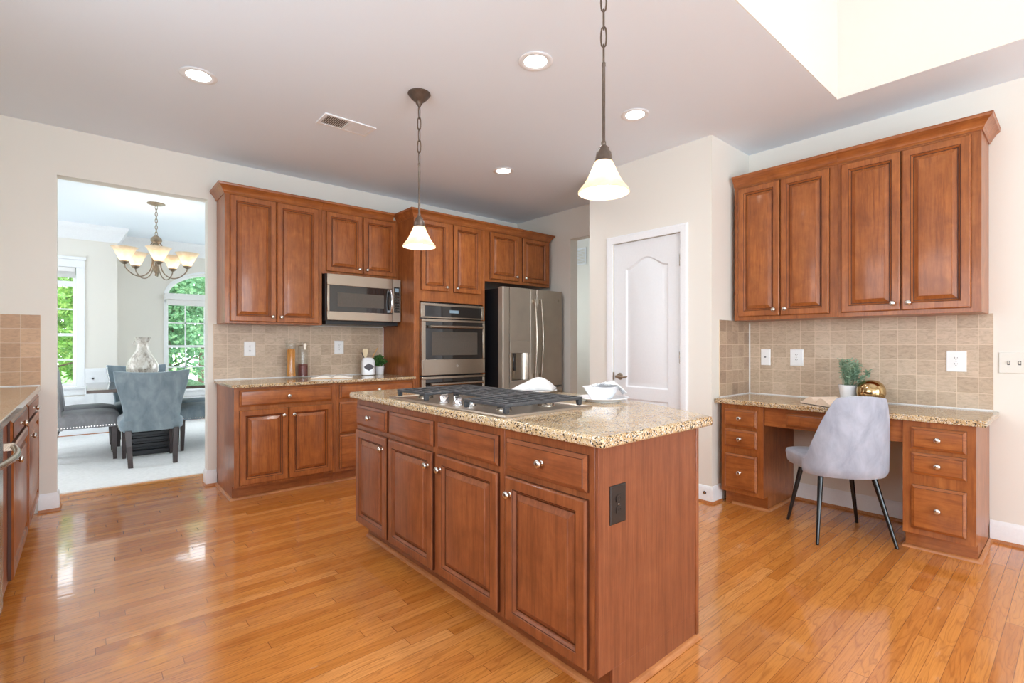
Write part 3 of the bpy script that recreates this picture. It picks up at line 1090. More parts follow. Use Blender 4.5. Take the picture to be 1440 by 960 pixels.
link_mesh('tub', MB().box(0.004, 0.606, 0.0, 0.6, 0.1, 0.872).box(0.004, 0.606, 0.06, 0.6, 0.0, 0.1), M['black'], dw)
link_mesh('door', MB().box(0.006, 0.604, -0.012, -0.001, 0.11, 0.868), M['steel'], dw, bevel=0.004)
h = MB().tube([(0.05 + 0.5 * i / 12, -0.045 - 0.03 * sin(pi * i / 12), 0.79) for i in range(13)], 0.011, 12)
h.box(0.045, 0.075, -0.05, -0.02, 0.775, 0.805).box(0.525, 0.555, -0.05, -0.02, 0.775, 0.805)
link_mesh('handle', h, M['steel'], dw)
slab('countertop', [(-0.915, 0.3), (-0.248, 0.3), (-0.248, 4.897), (-0.915, 4.897)], 0.8755, 0.914, 'granite countertop of the left cabinets, cut by the left picture edge')

# ---- desk run on the right wall (fronts face -X; local x runs towards -Y)
DXF = 3.665
DG = 'cabinets at the desk wall'
base_cabinet('maple desk pedestal with three drawers, in the corner by the pantry', (DXF, 1.812, 0), -pi / 2, 0.307, 0.56,
             [('drawer', 0.028, 0.266, 0.600, 0.730, (0.147, 0.665)), ('drawer', 0.028, 0.266, 0.448, 0.578, (0.147, 0.513)), ('drawer', 0.028, 0.266, 0.135, 0.395, (0.147, 0.265))],
             DG, z1=0.764, shoe_path=[(0.05, 0.075), (0.307, 0.075), (0.307, 0.56)])
base_cabinet('maple desk pedestal with three drawers, right of the grey chair', (DXF, 0.71, 0), -pi / 2, 0.32, 0.56,
             [('drawer', 0.042, 0.282, 0.604, 0.730, (0.162, 0.667)), ('drawer', 0.042, 0.282, 0.459, 0.582, (0.162, 0.52)), ('drawer', 0.042, 0.282, 0.140, 0.394, (0.162, 0.268))],
             DG, z1=0.764, shoe_path=[(0.0, 0.56), (0.0, 0.075), (0.32, 0.075), (0.32, 0.56)])
ap = thing('desk_drawer_unit', 'shallow maple pencil drawer unit spanning the desk knee space behind the chair', 'cabinet', (DXF + 0.015, 1.504, 0), -pi / 2, DG)
link_mesh('carcass', MB().box(0, 0.793, 0, 0.30, 0.628, 0.764), M['wood_h'], ap, bevel=0.0015)
fronts(ap, [('drawer', 0.146, 0.645, 0.640, 0.735)], M['wood'], M['wood_h'])
slab('countertop', [(3.625, 0.345), (4.217, 0.345), (4.217, 1.843), (3.625, 1.843)], 0.7655, 0.80, 'speckled granite desk countertop on the right wall, holding a plant and an open book')
o = link_mesh('tile_backsplash', MB().box(4.219, 4.2299, 0.373, 1.846, 0.802, 1.40), M['tile_y'], smooth=0)
tag(o, 'beige stone tile backsplash behind the desk, under the right wall cabinets', 'backsplash')
link_mesh('caulk_line', MB().box(4.212, 4.2188, 0.373, 1.846, 0.8005, 0.807).box(4.212, 4.2188, 1.838, 1.846, 0.807, 1.385), M['plate'], o)
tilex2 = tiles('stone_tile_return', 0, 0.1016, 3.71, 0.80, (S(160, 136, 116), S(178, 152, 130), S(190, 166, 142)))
o = link_mesh('tile_backsplash', MB().box(3.712, 4.2188, 1.8465, 1.8559, 0.802, 1.40), tilex2, smooth=0)
tag(o, 'narrow stone tile backsplash on the pantry return, left of the desk', 'backsplash')
link_mesh('caulk_line', MB().box(3.712, 4.212, 1.840, 1.8463, 0.8005, 0.807), M['plate'], o)
UF = 3.90
wall_cabinet('maple wall cabinet with two doors, in the corner by the pantry above the desk', (UF, 1.822, 0), 0.713, 0.328, 1.397, 2.457,
             [('door', 0.034, 0.342, 1.424, 2.428, (0.305, 1.47)), ('door', 0.347, 0.664, 1.424, 2.428, (0.384, 1.47))], DG, -pi / 2, crown_path=[(0, 0), (0.713, 0)])
wall_cabinet('maple wall cabinet with two doors, at the open end above the desk', (UF, 1.108, 0), 0.715, 0.328, 1.397, 2.457,
             [('door', 0.020, 0.344, 1.424, 2.428, (0.307, 1.47)), ('door', 0.350, 0.672, 1.424, 2.428, (0.387, 1.47))], DG, -pi / 2, crown_path=[(0, 0), (0.715, 0), (0.715, 0.327)])

# ---- island (fronts face -X, far end first)
IX, IY = 1.28, 2.965
IG = 'cabinets of the island'
iw, ih = M['iwood'], M['iwood_h']
base_cabinet('island maple cabinet with knobbed drawer above a single door, at the far end', (IX, IY, 0), -pi / 2, 0.436, 0.62,
             [('drawer', 0.022, 0.424, 0.715, 0.838, (0.225, 0.778)), ('door', 0.022, 0.424, 0.120, 0.688, (0.388, 0.622))], IG, iw, ih, z1=0.875, shoe_path=[(0.0, 0.075), (0.436, 0.075)])
base_cabinet('island maple cabinet with two plain false drawers above two doors, under the cooktop', (IX, IY - 0.437, 0), -pi / 2, 0.996, 0.62,
             [('drawer', 0.016, 0.470, 0.715, 0.838), ('drawer', 0.512, 0.968, 0.715, 0.838), ('door', 0.016, 0.470, 0.120, 0.688, (0.436, 0.622)), ('door', 0.512, 0.968, 0.120, 0.688, (0.546, 0.622))],
             IG, iw, ih, z1=0.875, shoe_path=[(0.0, 0.075), (0.996, 0.075)])
nc = base_cabinet('island maple cabinet with knobbed drawer above a single door, at the near end', (IX, IY - 1.434, 0), -pi / 2, 0.466, 0.62,
                  [('drawer', 0.022, 0.442, 0.712, 0.838, (0.232, 0.776)), ('door', 0.022, 0.442, 0.118, 0.688, (0.054, 0.622))], IG, iw, ih, z1=0.875, shoe_path=[(0.0, 0.075), (0.466, 0.075)])
e = MB().box(0.467, 0.481, 0.001, 0.618, 0.106, 0.8745).box(0.467, 0.481, 0.075, 0.618, 0.0, 0.106)
q = link_mesh('end_panel', e, M['veneer'], nc, bevel=0.001)
q['label'] = 'plain veneered end panel with vertical grain'
link_mesh('corner_stile', MB().box(0.463, 0.486, 0.619, 0.640, 0.0, 0.8745), iw, nc, bevel=0.003)
link_mesh('end_shoe_molding', MB().sweep([(0.481, 0.075), (0.481, 0.64)], [(0, 0), (0.017, 0), (0.015, 0.009), (0.009, 0.016), (0, 0.019)]), M['shoe_y'], nc)

poly = [(1.238, 0.999), (1.952, 0.999)]
for i in range(0, 25):
    t = i / 24
    yy = 0.999 + 1.992 * t
    poly.append((1.952 + 0.292 * (1 - (2 * t - 1) ** 2), yy))
poly += [(1.952, 2.991), (1.238, 2.991)]
pp = []
for p in poly:
    if not pp or (abs(p[0] - pp[-1][0]) + abs(p[1] - pp[-1][1])) > 1e-4:
        pp.append(p)
slab('countertop', pp, 0.876, 0.914, 'large granite island countertop with a bowed back edge, under the cooktop', r=0.011)

# ================================================================== APPLIANCES
# ---- microwave under the short wall cabinet
mw = thing('microwave', 'stainless over-the-counter microwave with a dark window, left of the oven tower', 'microwave', (1.652, 4.50, 1.395))
MWW = 0.748
link_mesh('case', MB().box(0, MWW, 0.026, 0.398, 0.035, 0.464).box(0.012, MWW - 0.012, 0.05, 0.39, 0.0, 0.035), M['black'], mw, bevel=0.002)
c = MB().box(0.008, 0.655, 0.0, 0.025, 0.36, 0.462).box(0.008, 0.655, 0.0, 0.025, 0.038, 0.118).box(0.008, 0.030, 0.0, 0.025, 0.118, 0.36)
link_mesh('door', c, M['steel'], mw, bevel=0.003)
link_mesh('window', MB().box(0.0305, 0.655, 0.004, 0.025, 0.1185, 0.3595), M['glassblk'], mw)
link_mesh('viewing_screen', MB().box(0.105, 0.565, 0.0015, 0.0038, 0.165, 0.295), M['inner'], mw)
link_mesh('control_panel', MB().box(0.660, MWW - 0.003, 0.0, 0.025, 0.038, 0.462), M['slate'], mw, bevel=0.003)
kp = link_mesh('keypad', MB().box(0.672, MWW - 0.016, -0.002, -0.0002, 0.13, 0.385), M['glassblk'], mw)
link_mesh('display', MB().box(0.682, MWW - 0.026, -0.003, -0.0021, 0.335, 0.372), M['display'], kp)
kk = MB()
for i in range(6):
    for j in range(3):
        kk.box(0.680 + j * 0.018, 0.691 + j * 0.018, -0.003, -0.0021, 0.148 + i * 0.029, 0.160 + i * 0.029)
link_mesh('keys', kk, M['inner'], kp)
h = MB().tube([(0.628, -0.022 - 0.022 * sin(pi * i / 12), 0.125 + 0.225 * i / 12) for i in range(13)], 0.011, 12)
h.box(0.618, 0.638, -0.028, 0.004, 0.128, 0.150).box(0.618, 0.638, -0.028, 0.004, 0.326, 0.348)
link_mesh('handle', h, M['chrome'], mw)

# ---- double oven in the tower
ov = thing('double_oven', 'stainless double wall oven with two dark glass doors, inside the maple tower', 'oven', (2.468, 4.225, 0.305))
OW = 0.772
link_mesh('case', MB().box(0.006, OW - 0.008, 0.05, 0.62, 0.002, 1.325), M['black'], ov)
c = MB().box(0, OW, 0.0, 0.022, 1.165, 1.180).box(0, OW, 0.0, 0.022, 1.288, 1.312).box(0, 0.045, 0, 0.022, 1.18, 1.288).box(OW - 0.03, OW, 0, 0.022, 1.18, 1.288)
cp = link_mesh('control_panel', c, M['steel'], ov, bevel=0.002)
link_mesh('control_glass', MB().box(0.0455, OW - 0.0305, 0.003, 0.02, 1.1805, 1.2875), M['glassblk'], cp)
link_mesh('display', MB().box(0.335, 0.445, 0.0015, 0.0029, 1.222, 1.252), M['display'], cp)


def oven_door(z0, z1):
    c = MB().box(0, OW, -0.018, 0.020, z0, z0 + 0.155).box(0, OW, -0.018, 0.020, z1 - 0.025, z1)
    c.box(0, 0.045, -0.018, 0.020, z0 + 0.155, z1 - 0.025).box(OW - 0.03, OW, -0.018, 0.020, z0 + 0.155, z1 - 0.025)
    d = link_mesh('door', c, M['steel'], ov, bevel=0.003)
    link_mesh('window', MB().box(0.0455, OW - 0.0305, -0.014, 0.018, z0 + 0.1555, z1 - 0.0255), M['glassblk'], d)
    link_mesh('viewing_screen', MB().box(0.115, OW - 0.10, -0.0165, -0.0142, z0 + 0.195, z1 - 0.125), M['inner'], d)
    h = MB().tube([(0.075, -0.062, z1 - 0.075), (OW - 0.06, -0.062, z1 - 0.075)], 0.015, 16)
    h.box(0.085, 0.110, -0.060, -0.012, z1 - 0.087, z1 - 0.063).box(OW - 0.095, OW - 0.07, -0.060, -0.012, z1 - 0.087, z1 - 0.063)
    link_mesh('handle', h, M['steel'], d)
    link_mesh('emblem', MB().lathe([(0.0, -0.0008), (0.014, -0.0008), (0.015, 0.0)], (OW / 2 + 0.03, -0.018, z0 + 0.085), 20, 'y'), M['nickel'], d)


oven_door(0.600, 1.155)
oven_door(0.005, 0.585)

# ---- refrigerator
fr = thing('refrigerator', 'slate grey french door refrigerator with ice dispenser, right of the ovens', 'refrigerator', (3.342, 4.03, 0))
FW, FT = 0.908, 1.825
link_mesh('cabinet', MB().box(0.006, FW - 0.006, 0.082, 0.865, 0.02, FT - 0.01), M['black'], fr, bevel=0.006)
SX = 0.492


def rounded_slab(x0, x1, z0, z1, y0, y1, r=0.014):
    """door slab with rounded vertical front edges"""
    pts = [(x0, y1)]
    for i in range(6):
        t = pi / 2 * i / 5
        pts.append((x0 + r - r * cos(t), y0 + r - r * sin(t)))
    for i in range(6):
        t = pi / 2 * i / 5
        pts.append((x1 - r + r * sin(t), y0 + r - r * cos(t)))
    pts.append((x1, y1))
    return MB().prism(pts, z0, z1)


RX0, RX1, RZ0, RZ1 = 0.095, 0.395, 0.795, 1.250
c = rounded_slab(0, RX0, 0.735, FT, 0, 0.075)
c.box(RX0, RX1, 0, 0.075, RZ1, FT).box(RX0, RX1, 0, 0.075, 0.735, RZ0)
c.v += rounded_slab(RX1, SX - 0.003, 0.735, FT, 0, 0.075).v
n0 = len(c.v) - len(rounded_slab(RX1, SX - 0.003, 0.735, FT, 0, 0.075).v)
c.f += [tuple(n0 + i for i in f) for f in rounded_slab(RX1, SX - 0.003, 0.735, FT, 0, 0.075).f]
ld = link_mesh('door', c, M['slate'], fr, smooth=50)
dp = link_mesh('dispenser', MB().box(RX0 + 0.001, RX1 - 0.001, -0.008, 0.012, 1.115, 1.249).box(RX0 + 0.001, RX0 + 0.024, -0.006, 0.012, 0.82, 1.115).box(RX1 - 0.024, RX1 - 0.001, -0.006, 0.012, 0.82, 1.115).box(RX0 + 0.001, RX1 - 0.001, -0.012, 0.012, 0.796, 0.82), M['slate'], ld, bevel=0.003)
c = MB()
L = []
for i in range(13):
    t = i / 12
    x = RX0 + 0.024 + (RX1 - RX0 - 0.048) * t
    L.append([(x, 0.012 + 0.05 * sin(pi * t) ** 0.6, 0.82), (x, 0.012 + 0.05 * sin(pi * t) ** 0.6, 1.115)])
c.loops([[l[k] for l in L] for k in (0, 1)], False, False, closed=False)
link_mesh('dispenser_recess', c, M['steel'], ld)
link_mesh('dispenser_paddle', MB().box(RX0 + 0.055, RX0 + 0.085, -0.002, 0.014, 0.925, 1.114), M['glassblk'], ld, bevel=0.003)
link_mesh('door', rounded_slab(SX + 0.003, FW, 0.735, FT, 0, 0.075), M['slate'], fr, smooth=50)
link_mesh('freezer_drawer', rounded_slab(0, FW, 0.05, 0.715, 0, 0.075), M['slate'], fr, smooth=50)
link_mesh('toe_grille', MB().box(0.02, FW - 0.02, 0.06, 0.08, 0.0, 0.05), M['black'], fr)
for x in (SX - 0.048, SX + 0.048):
    h = MB().tube([(x, -0.028 - 0.030 * sin(pi * i / 16), 0.84 + 0.875 * i / 16) for i in range(17)], 0.0135, 14)
    h.box(x - 0.014, x + 0.014, -0.034, 0.001, 0.84, 0.885).box(x - 0.014, x + 0.014, -0.034, 0.001, 1.67, 1.715)
    link_mesh('handle', h, M['steel'], fr)
link_mesh('handle', MB().tube([(0.06, -0.05, 0.665), (FW - 0.06, -0.05, 0.665)], 0.0135, 14).box(0.07, 0.10, -0.05, 0.001, 0.652, 0.678).box(FW - 0.10, FW - 0.07, -0.05, 0.001, 0.652, 0.678), M['steel'], fr)
link_mesh('emblem', MB().lathe([(0.0, -0.0008), (0.015, -0.0008), (0.016, 0.0)], (FW - 0.065, 0.0, 1.72), 20, 'y'), M['nickel'], fr)

# ---- gas cooktop on the island; local x runs to -Y (near end), local y to +X
ct = thing('gas_cooktop', 'stainless gas cooktop with black cast iron grates on the island countertop', 'cooktop', (1.262, 2.505, 0.9145), -pi / 2)
CWX, CDY = 0.995, 0.535
M['tray'] = plain('brushed_cooktop_steel', S(176, 165, 151), 0.33, 0.9, vary=0.04, scale=9)
link_mesh('tray', MB().loops([[(x, y, z) for x, y in ((i, i), (CWX - i, i), (CWX - i, CDY - i), (i, CDY - i))] for i, z in ((0, 0), (0, 0.004), (0.006, 0.010), (0.022, 0.010), (0.032, 0.005))]), M['tray'], ct, smooth=20)


def burner(x, y, r):
    b = link_mesh('burner', MB().lathe([(r * 1.0, 0.005), (r * 0.98, 0.012), (r * 0.86, 0.020), (r * 0.5, 0.021)], (x, y, 0), 28), M['steel'], ct, smooth=40)
    link_mesh('burner_cap', MB().lathe([(r * 0.80, 0.0205), (r * 0.82, 0.026), (r * 0.7, 0.030), (0.0, 0.031)], (x, y, 0), 28), M['iron'], b, smooth=40)


burner(0.165, 0.135, 0.042)
burner(0.165, 0.395, 0.036)
burner(0.4975, 0.36, 0.058)
burner(0.83, 0.135, 0.036)
burner(0.83, 0.395, 0.042)


def grate(x0, x1, y0, y1, ribs):
    g = MB()
    z0, z1 = 0.037, 0.050
    bw = 0.014
    g.box(x0, x1, y0, y0 + bw, z0, z1).box(x0, x1, y1 - bw, y1, z0, z1)
    g.box(x0, x0 + bw, y0 + bw, y1 - bw, z0, z1).box(x1 - bw, x1, y0 + bw, y1 - bw, z0, z1)
    for i in range(1, ribs):
        y = y0 + (y1 - y0) * i / ribs
        g.box(x0 + bw, x1 - bw, y - 0.0065, y + 0.0065, z0 + 0.001, z1)
    for f in (0.33, 0.67):
        x = x0 + (x1 - x0) * f
        g.box(x - 0.006, x + 0.006, y0 + bw, y1 - bw, z0 + 0.002, z1 - 0.004)
    for fx in (x0, x1 - 0.022):
        for fy in (y0, y1 - 0.026):
            g.loops([[(fx, fy, 0.0372), (fx + 0.022, fy, 0.0372), (fx + 0.022, fy + 0.026, 0.0372), (fx, fy + 0.026, 0.0372)],
                     [(fx + 0.003, fy + 0.003, 0.0105), (fx + 0.019, fy + 0.003, 0.0105), (fx + 0.019, fy + 0.023, 0.0105), (fx + 0.003, fy + 0.023, 0.0105)]])
    return link_mesh('grate', g, M['iron'], ct, bevel=0.0025)


grate(0.034, 0.332, 0.032, 0.505, 9)
grate(0.338, 0.657, 0.195, 0.505, 6)
grate(0.663, 0.961, 0.032, 0.505, 9)
for x, y in ((0.385, 0.115), (0.435, 0.075), (0.4975, 0.115), (0.56, 0.075), (0.61, 0.115)):
    k = MB().lathe([(0.024, 0.005), (0.024, 0.010), (0.019, 0.013), (0.019, 0.030), (0.016, 0.034), (0.0, 0.035)], (x, y, 0), 20)
    k.box(x - 0.0045, x + 0.0045, y - 0.021, y + 0.021, 0.012, 0.043)
    link_mesh('control_knob', k, M['chrome'], ct, bevel=0.0015, smooth=40)

# ================================================================== LIGHT FITTINGS
SHADE = [(0.030, 0.0), (0.038, -0.012), (0.050, -0.040), (0.066, -0.075), (0.080, -0.098), (0.093, -0.114), (0.1025, -0.126), (0.1045, -0.134), (0.1015, -0.135), (0.090, -0.118), (0.077, -0.100), (0.063, -0.076), (0.047, -0.041), (0.035, -0.013), (0.027, -0.003)]


def chain_mb(p0, p1, links, r=0.0028, w=0.011):
    mb = MB()
    a, b = Vector(p0), Vector(p1)
    d = b - a
    ln = d.length / links
    u = d.normalized()
    s1 = u.cross(Vector((0, 1, 0))) if abs(u.y) < 0.9 else u.cross(Vector((1, 0, 0)))
    s1.normalize()
    s2 = u.cross(s1).normalized()
    for i in range(links):
        c = a + u * (ln * (i + 0.5))
        s = (s1, s2)[i % 2]
        hl = ln * 0.5 + r
        pts = []
        for k in range(16):
            t = 2 * pi * k / 16
            pts.append(c + u * (hl * max(-1, min(1, 1.25 * sin(t)))) + s * (w * cos(t)))
        mb.tube(pts, r, 6, closed=True)
    return mb


def pendant(label, X, Y):
    p = thing('pendant_light', label, 'pendant light', (X, Y, HC - 0.0005), 0.6, 'pendant lights above the island')
    link_mesh('ceiling_cap', MB().lathe([(0.0, 0.0), (0.070, 0.0), (0.072, -0.006), (0.068, -0.012), (0.064, -0.014), (0.055, -0.028), (0.034, -0.048), (0.022, -0.058), (0.019, -0.068), (0.012, -0.076), (0.008, -0.085), (0.0, -0.087)], seg=32), M['bronze'], p, smooth=50)
    link_mesh('chain', chain_mb((0, 0, -0.083), (0, 0, -0.445), 5, 0.0035, 0.011), M['bronze'], p)
    link_mesh('rod', MB().lathe([(0.0, -0.440), (0.008, -0.442), (0.008, -0.455), (0.0065, -0.458), (0.0065, -0.76), (0.010, -0.765), (0.010, -0.775), (0.006, -0.782)], seg=14), M['bronze'], p, smooth=50)
    c = MB().lathe([(0.006, -0.775), (0.014, -0.782), (0.022, -0.790), (0.024, -0.802), (0.030, -0.808), (0.034, -0.832), (0.036, -0.845), (0.028, -0.846)], seg=24)
    c.tube([(0.030, 0, -0.838), (0.055, 0, -0.842)], 0.0022, 6)
    c.lathe([(0.0, -0.004), (0.005, -0.003), (0.005, 0.003), (0.0, 0.004)], (0.056, 0, -0.842), 10, 'x')
    link_mesh('socket', c, M['bronze'], p, smooth=50)
    link_mesh('shade', MB().lathe([(r, z - 0.838) for r, z in SHADE], seg=40), M['shade'], p, smooth=60)
    link_mesh('bulb', MB().lathe([(0.0, -0.868), (0.013, -0.872), (0.015, -0.895), (0.024, -0.920), (0.026, -0.938), (0.020, -0.957), (0.0, -0.964)], seg=18), M['bulb'], p, smooth=60)
    lamp(p, (0, 0, -0.922), 8.5, (1, 0.89, 0.74), r=0.052)
    return p


pendant('bronze pendant with alabaster bell shade above the far end of the island', 1.60, 2.76)
pendant('bronze pendant with alabaster bell shade above the near end of the island', 1.60, 1.285)

ch = thing('chandelier', 'pewter chandelier with five upturned alabaster shades in the dining room', 'chandelier', (0.60, 6.86, HC - 0.0005), R(-19))
link_mesh('ceiling_cap', MB().lathe([(0.0, 0.0), (0.085, 0.0), (0.085, -0.008), (0.05, -0.02), (0.012, -0.028), (0.0, -0.029)], seg=28), M['pewter'], ch, smooth=50)
link_mesh('chain', chain_mb((0, 0, -0.028), (0, 0, -0.36), 9, 0.0035, 0.011), M['pewter'], ch)
c = MB().lathe([(0.0, -0.352), (0.012, -0.358), (0.03, -0.375), (0.052, -0.395), (0.055, -0.425), (0.040, -0.440), (0.038, -0.452), (0.018, -0.46), (0.013, -0.50), (0.013, -0.70), (0.030, -0.72), (0.034, -0.75), (0.022, -0.775), (0.010, -0.79), (0.016, -0.81), (0.0, -0.825)], seg=20)
link_mesh('column', c, M['pewter'], ch, smooth=50)
for i in range(5):
    t = 2 * pi * i / 5
    ca, sa = cos(t), sin(t)
    prof = [(0.035, -0.44), (0.060, -0.50), (0.046, -0.58), (0.040, -0.68), (0.07, -0.78), (0.14, -0.835), (0.22, -0.825), (0.285, -0.765), (0.30, -0.72)]
    # resample the arm smoothly
    pts = []
    P = [Vector((a * ca, a * sa, z)) for a, z in prof]
    for j in range(len(P) - 1):
        p0, p1, p2, p3 = P[max(j - 1, 0)], P[j], P[j + 1], P[min(j + 2, len(P) - 1)]
        for q in range(5):
            u = q / 5
            pts.append(0.5 * ((2 * p1) + (p2 - p0) * u + (2 * p0 - 5 * p1 + 4 * p2 - p3) * u * u + (3 * p1 - p0 - 3 * p2 + p3) * u ** 3))
    pts.append(P[-1])
    a = MB().tube(pts, 0.0065, 8)
    ax, ay = 0.30 * ca, 0.30 * sa
    a.lathe([(0.006, -0.725), (0.016, -0.722), (0.040, -0.700), (0.044, -0.690), (0.034, -0.688)], (ax, ay, 0), 18)
    arm = link_mesh('arm', a, M['pewter'], ch, smooth=50)
    link_mesh('shade', MB().lathe([(0.034, -0.690), (0.048, -0.672), (0.066, -0.635), (0.084, -0.595), (0.102, -0.562), (0.118, -0.545), (0.121, -0.541), (0.116, -0.541), (0.099, -0.559), (0.081, -0.592), (0.063, -0.632), (0.045, -0.670), (0.030, -0.686)], (ax, ay, 0), 32), M['shade'], arm, smooth=60)
    link_mesh('bulb', MB().lathe([(0.0, -0.685), (0.014, -0.680), (0.016, -0.66), (0.026, -0.63), (0.024, -0.605), (0.0, -0.592)], (ax, ay, 0), 14), M['bulb'], arm, smooth=60)
    lamp(ch, (ax, ay, -0.632), 1.2, (1, 0.90, 0.78), r=0.05)


def can(label, X, Y, watt=24.0):
    r = thing('recessed_light', label, 'recessed light', (X, Y, HC - 0.0003), 0, 'recessed ceiling lights')
    link_mesh('trim_ring', MB().lathe([(0.062, -0.0005), (0.095, -0.0005), (0.097, -0.003), (0.092, -0.006), (0.072, -0.006), (0.064, -0.002)], seg=40), M['white'], r, smooth=40)
    link_mesh('lens', MB().lathe([(0.0, -0.0006), (0.063, -0.0006), (0.063, -0.0030), (0.0, -0.0032)], seg=36), M['lens'], r, smooth=40)
    l = bpy.data.lights.new('downlight', 'SPOT')
    l.energy = watt
    l.color = (0.92, 0.96, 1.0)
    l.spot_size = R(150)
    l.spot_blend = 0.8
    l.shadow_soft_size = 0.05
    o = bpy.data.objects.new('downlight', l)
    COL.objects.link(o)
    o.parent = r
    o.location = (0, 0, -0.02)
    return r


can('recessed ceiling light nearest the dining opening, left of the air vent', 0.503, 3.427)
can('recessed ceiling light between the two pendants, nearest the camera', 1.913, 2.019)
can('recessed ceiling light just right of the near pendant shade, before the pantry wall', 2.879, 2.038, 4.0)
can('recessed ceiling light in front of the refrigerator, farthest from the camera', 2.898, 3.485)

vt = thing('air_vent', 'white slatted rectangular air vent in the ceiling', 'air vent', (1.243, 3.402, HC - 0.0005))
VW, VD = 0.372, 0.19
c = MB()
for a in ((0, VW, 0, 0.022), (0, VW, VD - 0.022, VD), (0, 0.024, 0.022, VD - 0.022), (VW - 0.024, VW, 0.022, VD - 0.022), (VW / 2 - 0.010, VW / 2 + 0.010, 0.022, VD - 0.022)):
    c.box(a[0], a[1], a[2], a[3], -0.008, 0.0)
link_mesh('frame', c, M['white'], vt, bevel=0.002)
link_mesh('duct', MB().box(0.024, VW - 0.024, 0.022, VD - 0.022, -0.0012, -0.0002), M['inner'], vt)
sl = MB()
for side in (0, 1):
    x0 = 0.028 if side == 0 else VW / 2 + 0.014
    for i in range(11):
        x = x0 + i * 0.0134
        s = 1 if side == 0 else -1
        dx = 0.0055 * s
        sl.loops([[(x - dx + 0.003, y, -0.0085), (x - dx + 0.0045, y, -0.0085), (x + dx + 0.0045, y, -0.0016), (x + dx + 0.003, y, -0.0016)] for y in (0.0225, VD - 0.0225)])
q = link_mesh('slats', sl, M['white'], vt)
q['kind'] = 'stuff'

# ================================================================== WALL PLATES
# local: x across the plate, y out of the wall is -y, z up


def outlet(label, loc, rotz, w=0.094, h=0.130, mat=None, dark=None, name='power_outlet', group='wall outlets'):
    mat, dark = mat or M['plate'], dark or M['slot']
    r = thing(name, label, 'outlet', loc, rotz, group)
    link_mesh('cover_plate', MB().panel(-w / 2, w / 2, -h / 2, h / 2, [(0, -0.0003), (0, -0.003), (0.004, -0.006)]), mat, r, smooth=20)
    for z in (0.0195, -0.0195):
        s = link_mesh('receptacle', MB().loops([[(x, y, z + zz) for x, zz in [(0.0165 * cos(t) * 1.02, max(-0.0135, min(0.0135, 0.017 * sin(t)))) for t in [2 * pi * i / 24 for i in range(24)]]] for y in (-0.0062, -0.0085)]), mat, r, smooth=30)
        m = MB().box(-0.0075, -0.0052, -0.0092, -0.0086, z - 0.001, z + 0.0075).box(0.0052, 0.0075, -0.0092, -0.0086, z + 0.0005, z + 0.0065)
        m.lathe([(0.0028, -0.0006), (0.0028, 0.0)], (0, -0.0086, z - 0.0065), 10, 'y')
        link_mesh('slots', m, dark, s)
    link_mesh('screw', MB().lathe([(0.0, -0.0015), (0.003, -0.0012), (0.0035, 0.0)], (0, -0.0061, 0), 10, 'y'), M['nickel'], r)
    return r


outlet('white outlet on the back tiles near the dining opening, left of the glass jars', (1.112, 4.8985, 1.171), 0)
outlet('white outlet on the back tiles between the red bean jar and the utensil crock', (1.924, 4.8985, 1.181), 0)
outlet('white outlet on the desk tiles, left of the plant', (4.2185, 1.480, 1.107), -pi / 2)
outlet('large white outlet on the desk tiles, right of the chair, nearest the open wall end', (4.2185, 0.543, 1.102), -pi / 2, 0.098, 0.134)
outlet('dark brown outlet on the island end panel', (1.381, 1.0498, 0.664), 0, 0.086, 0.132, M['brownplate'], M['black'])
cpx = thing('cable_plate', 'white cable wall plate with one round jack on the desk tiles', 'wall plate', (4.2185, 1.713, 1.106), -pi / 2)
link_mesh('cover_plate', MB().panel(-0.037, 0.037, -0.066, 0.066, [(0, -0.0003), (0, -0.003), (0.004, -0.006)]), M['plate'], cpx, smooth=20)
link_mesh('jack', MB().lathe([(0.0, -0.012), (0.0045, -0.012), (0.005, 0.0)], (0, -0.0061, 0), 12, 'y'), M['slot'], cpx)
sw = thing('light_switch', 'double white toggle light switch on the bare wall right of the desk tiles', 'light switch', (4.2297, 0.283, 1.098), -pi / 2)
link_mesh('cover_plate', MB().panel(-0.068, 0.068, -0.064, 0.064, [(0, -0.0003), (0, -0.003), (0.004, -0.006)]), M['ivory'], sw, smooth=20)
for x in (-0.024, 0.024):
    t = link_mesh('toggle', MB().prism([(-0.0061, -0.008), (-0.016, 0.004), (-0.015, 0.009), (-0.0061, 0.006)], x - 0.004, x + 0.004, 'x'), M['ivory'], sw)
    link_mesh('toggle_slot', MB().box(x - 0.006, x + 0.006, -0.0066, -0.0060, -0.0125, 0.0125), M['slot'], sw)
cj = thing('cable_port', 'small dark round cable port in the white baseboard at the pantry corner', 'cable port', (3.5855, 1.905, 0.076), -pi / 2)
link_mesh('rim', MB().lathe([(0.007, -0.004), (0.0115, -0.004), (0.013, 0.0), (0.007, 0.0)], (0, 0, 0), 16, 'y'), M['slot'], cj)
link_mesh('plug', MB().lathe([(0.0, -0.006), (0.006, -0.005), (0.0065, 0.0)], (0, 0, 0), 12, 'y'), M['nickel'], cj)
hv = thing('white_slatted_piece', 'unidentified white slatted piece high on the hall wall seen past the refrigerator', 'air vent', (5.599, 4.95, 2.52), -pi / 2)  # slatted frame stands in for a white piece of unclear use
link_mesh('frame', frame_rect(MB(), -0.13, 0.13, -0.125, 0.125, 0.02, -0.012, -0.0005), M['white'], hv)
sl = MB()
for i in range(9):
    z = -0.095 + i * 0.0235
    sl.loops([[(x, -0.010, z - 0.006), (x, -0.002, z + 0.006), (x, -0.001, z + 0.006), (x, -0.009, z - 0.006)] for x in (-0.11, 0.11)])
q = link_mesh('slats', sl, M['white'], hv)
q['kind'] = 'stuff'

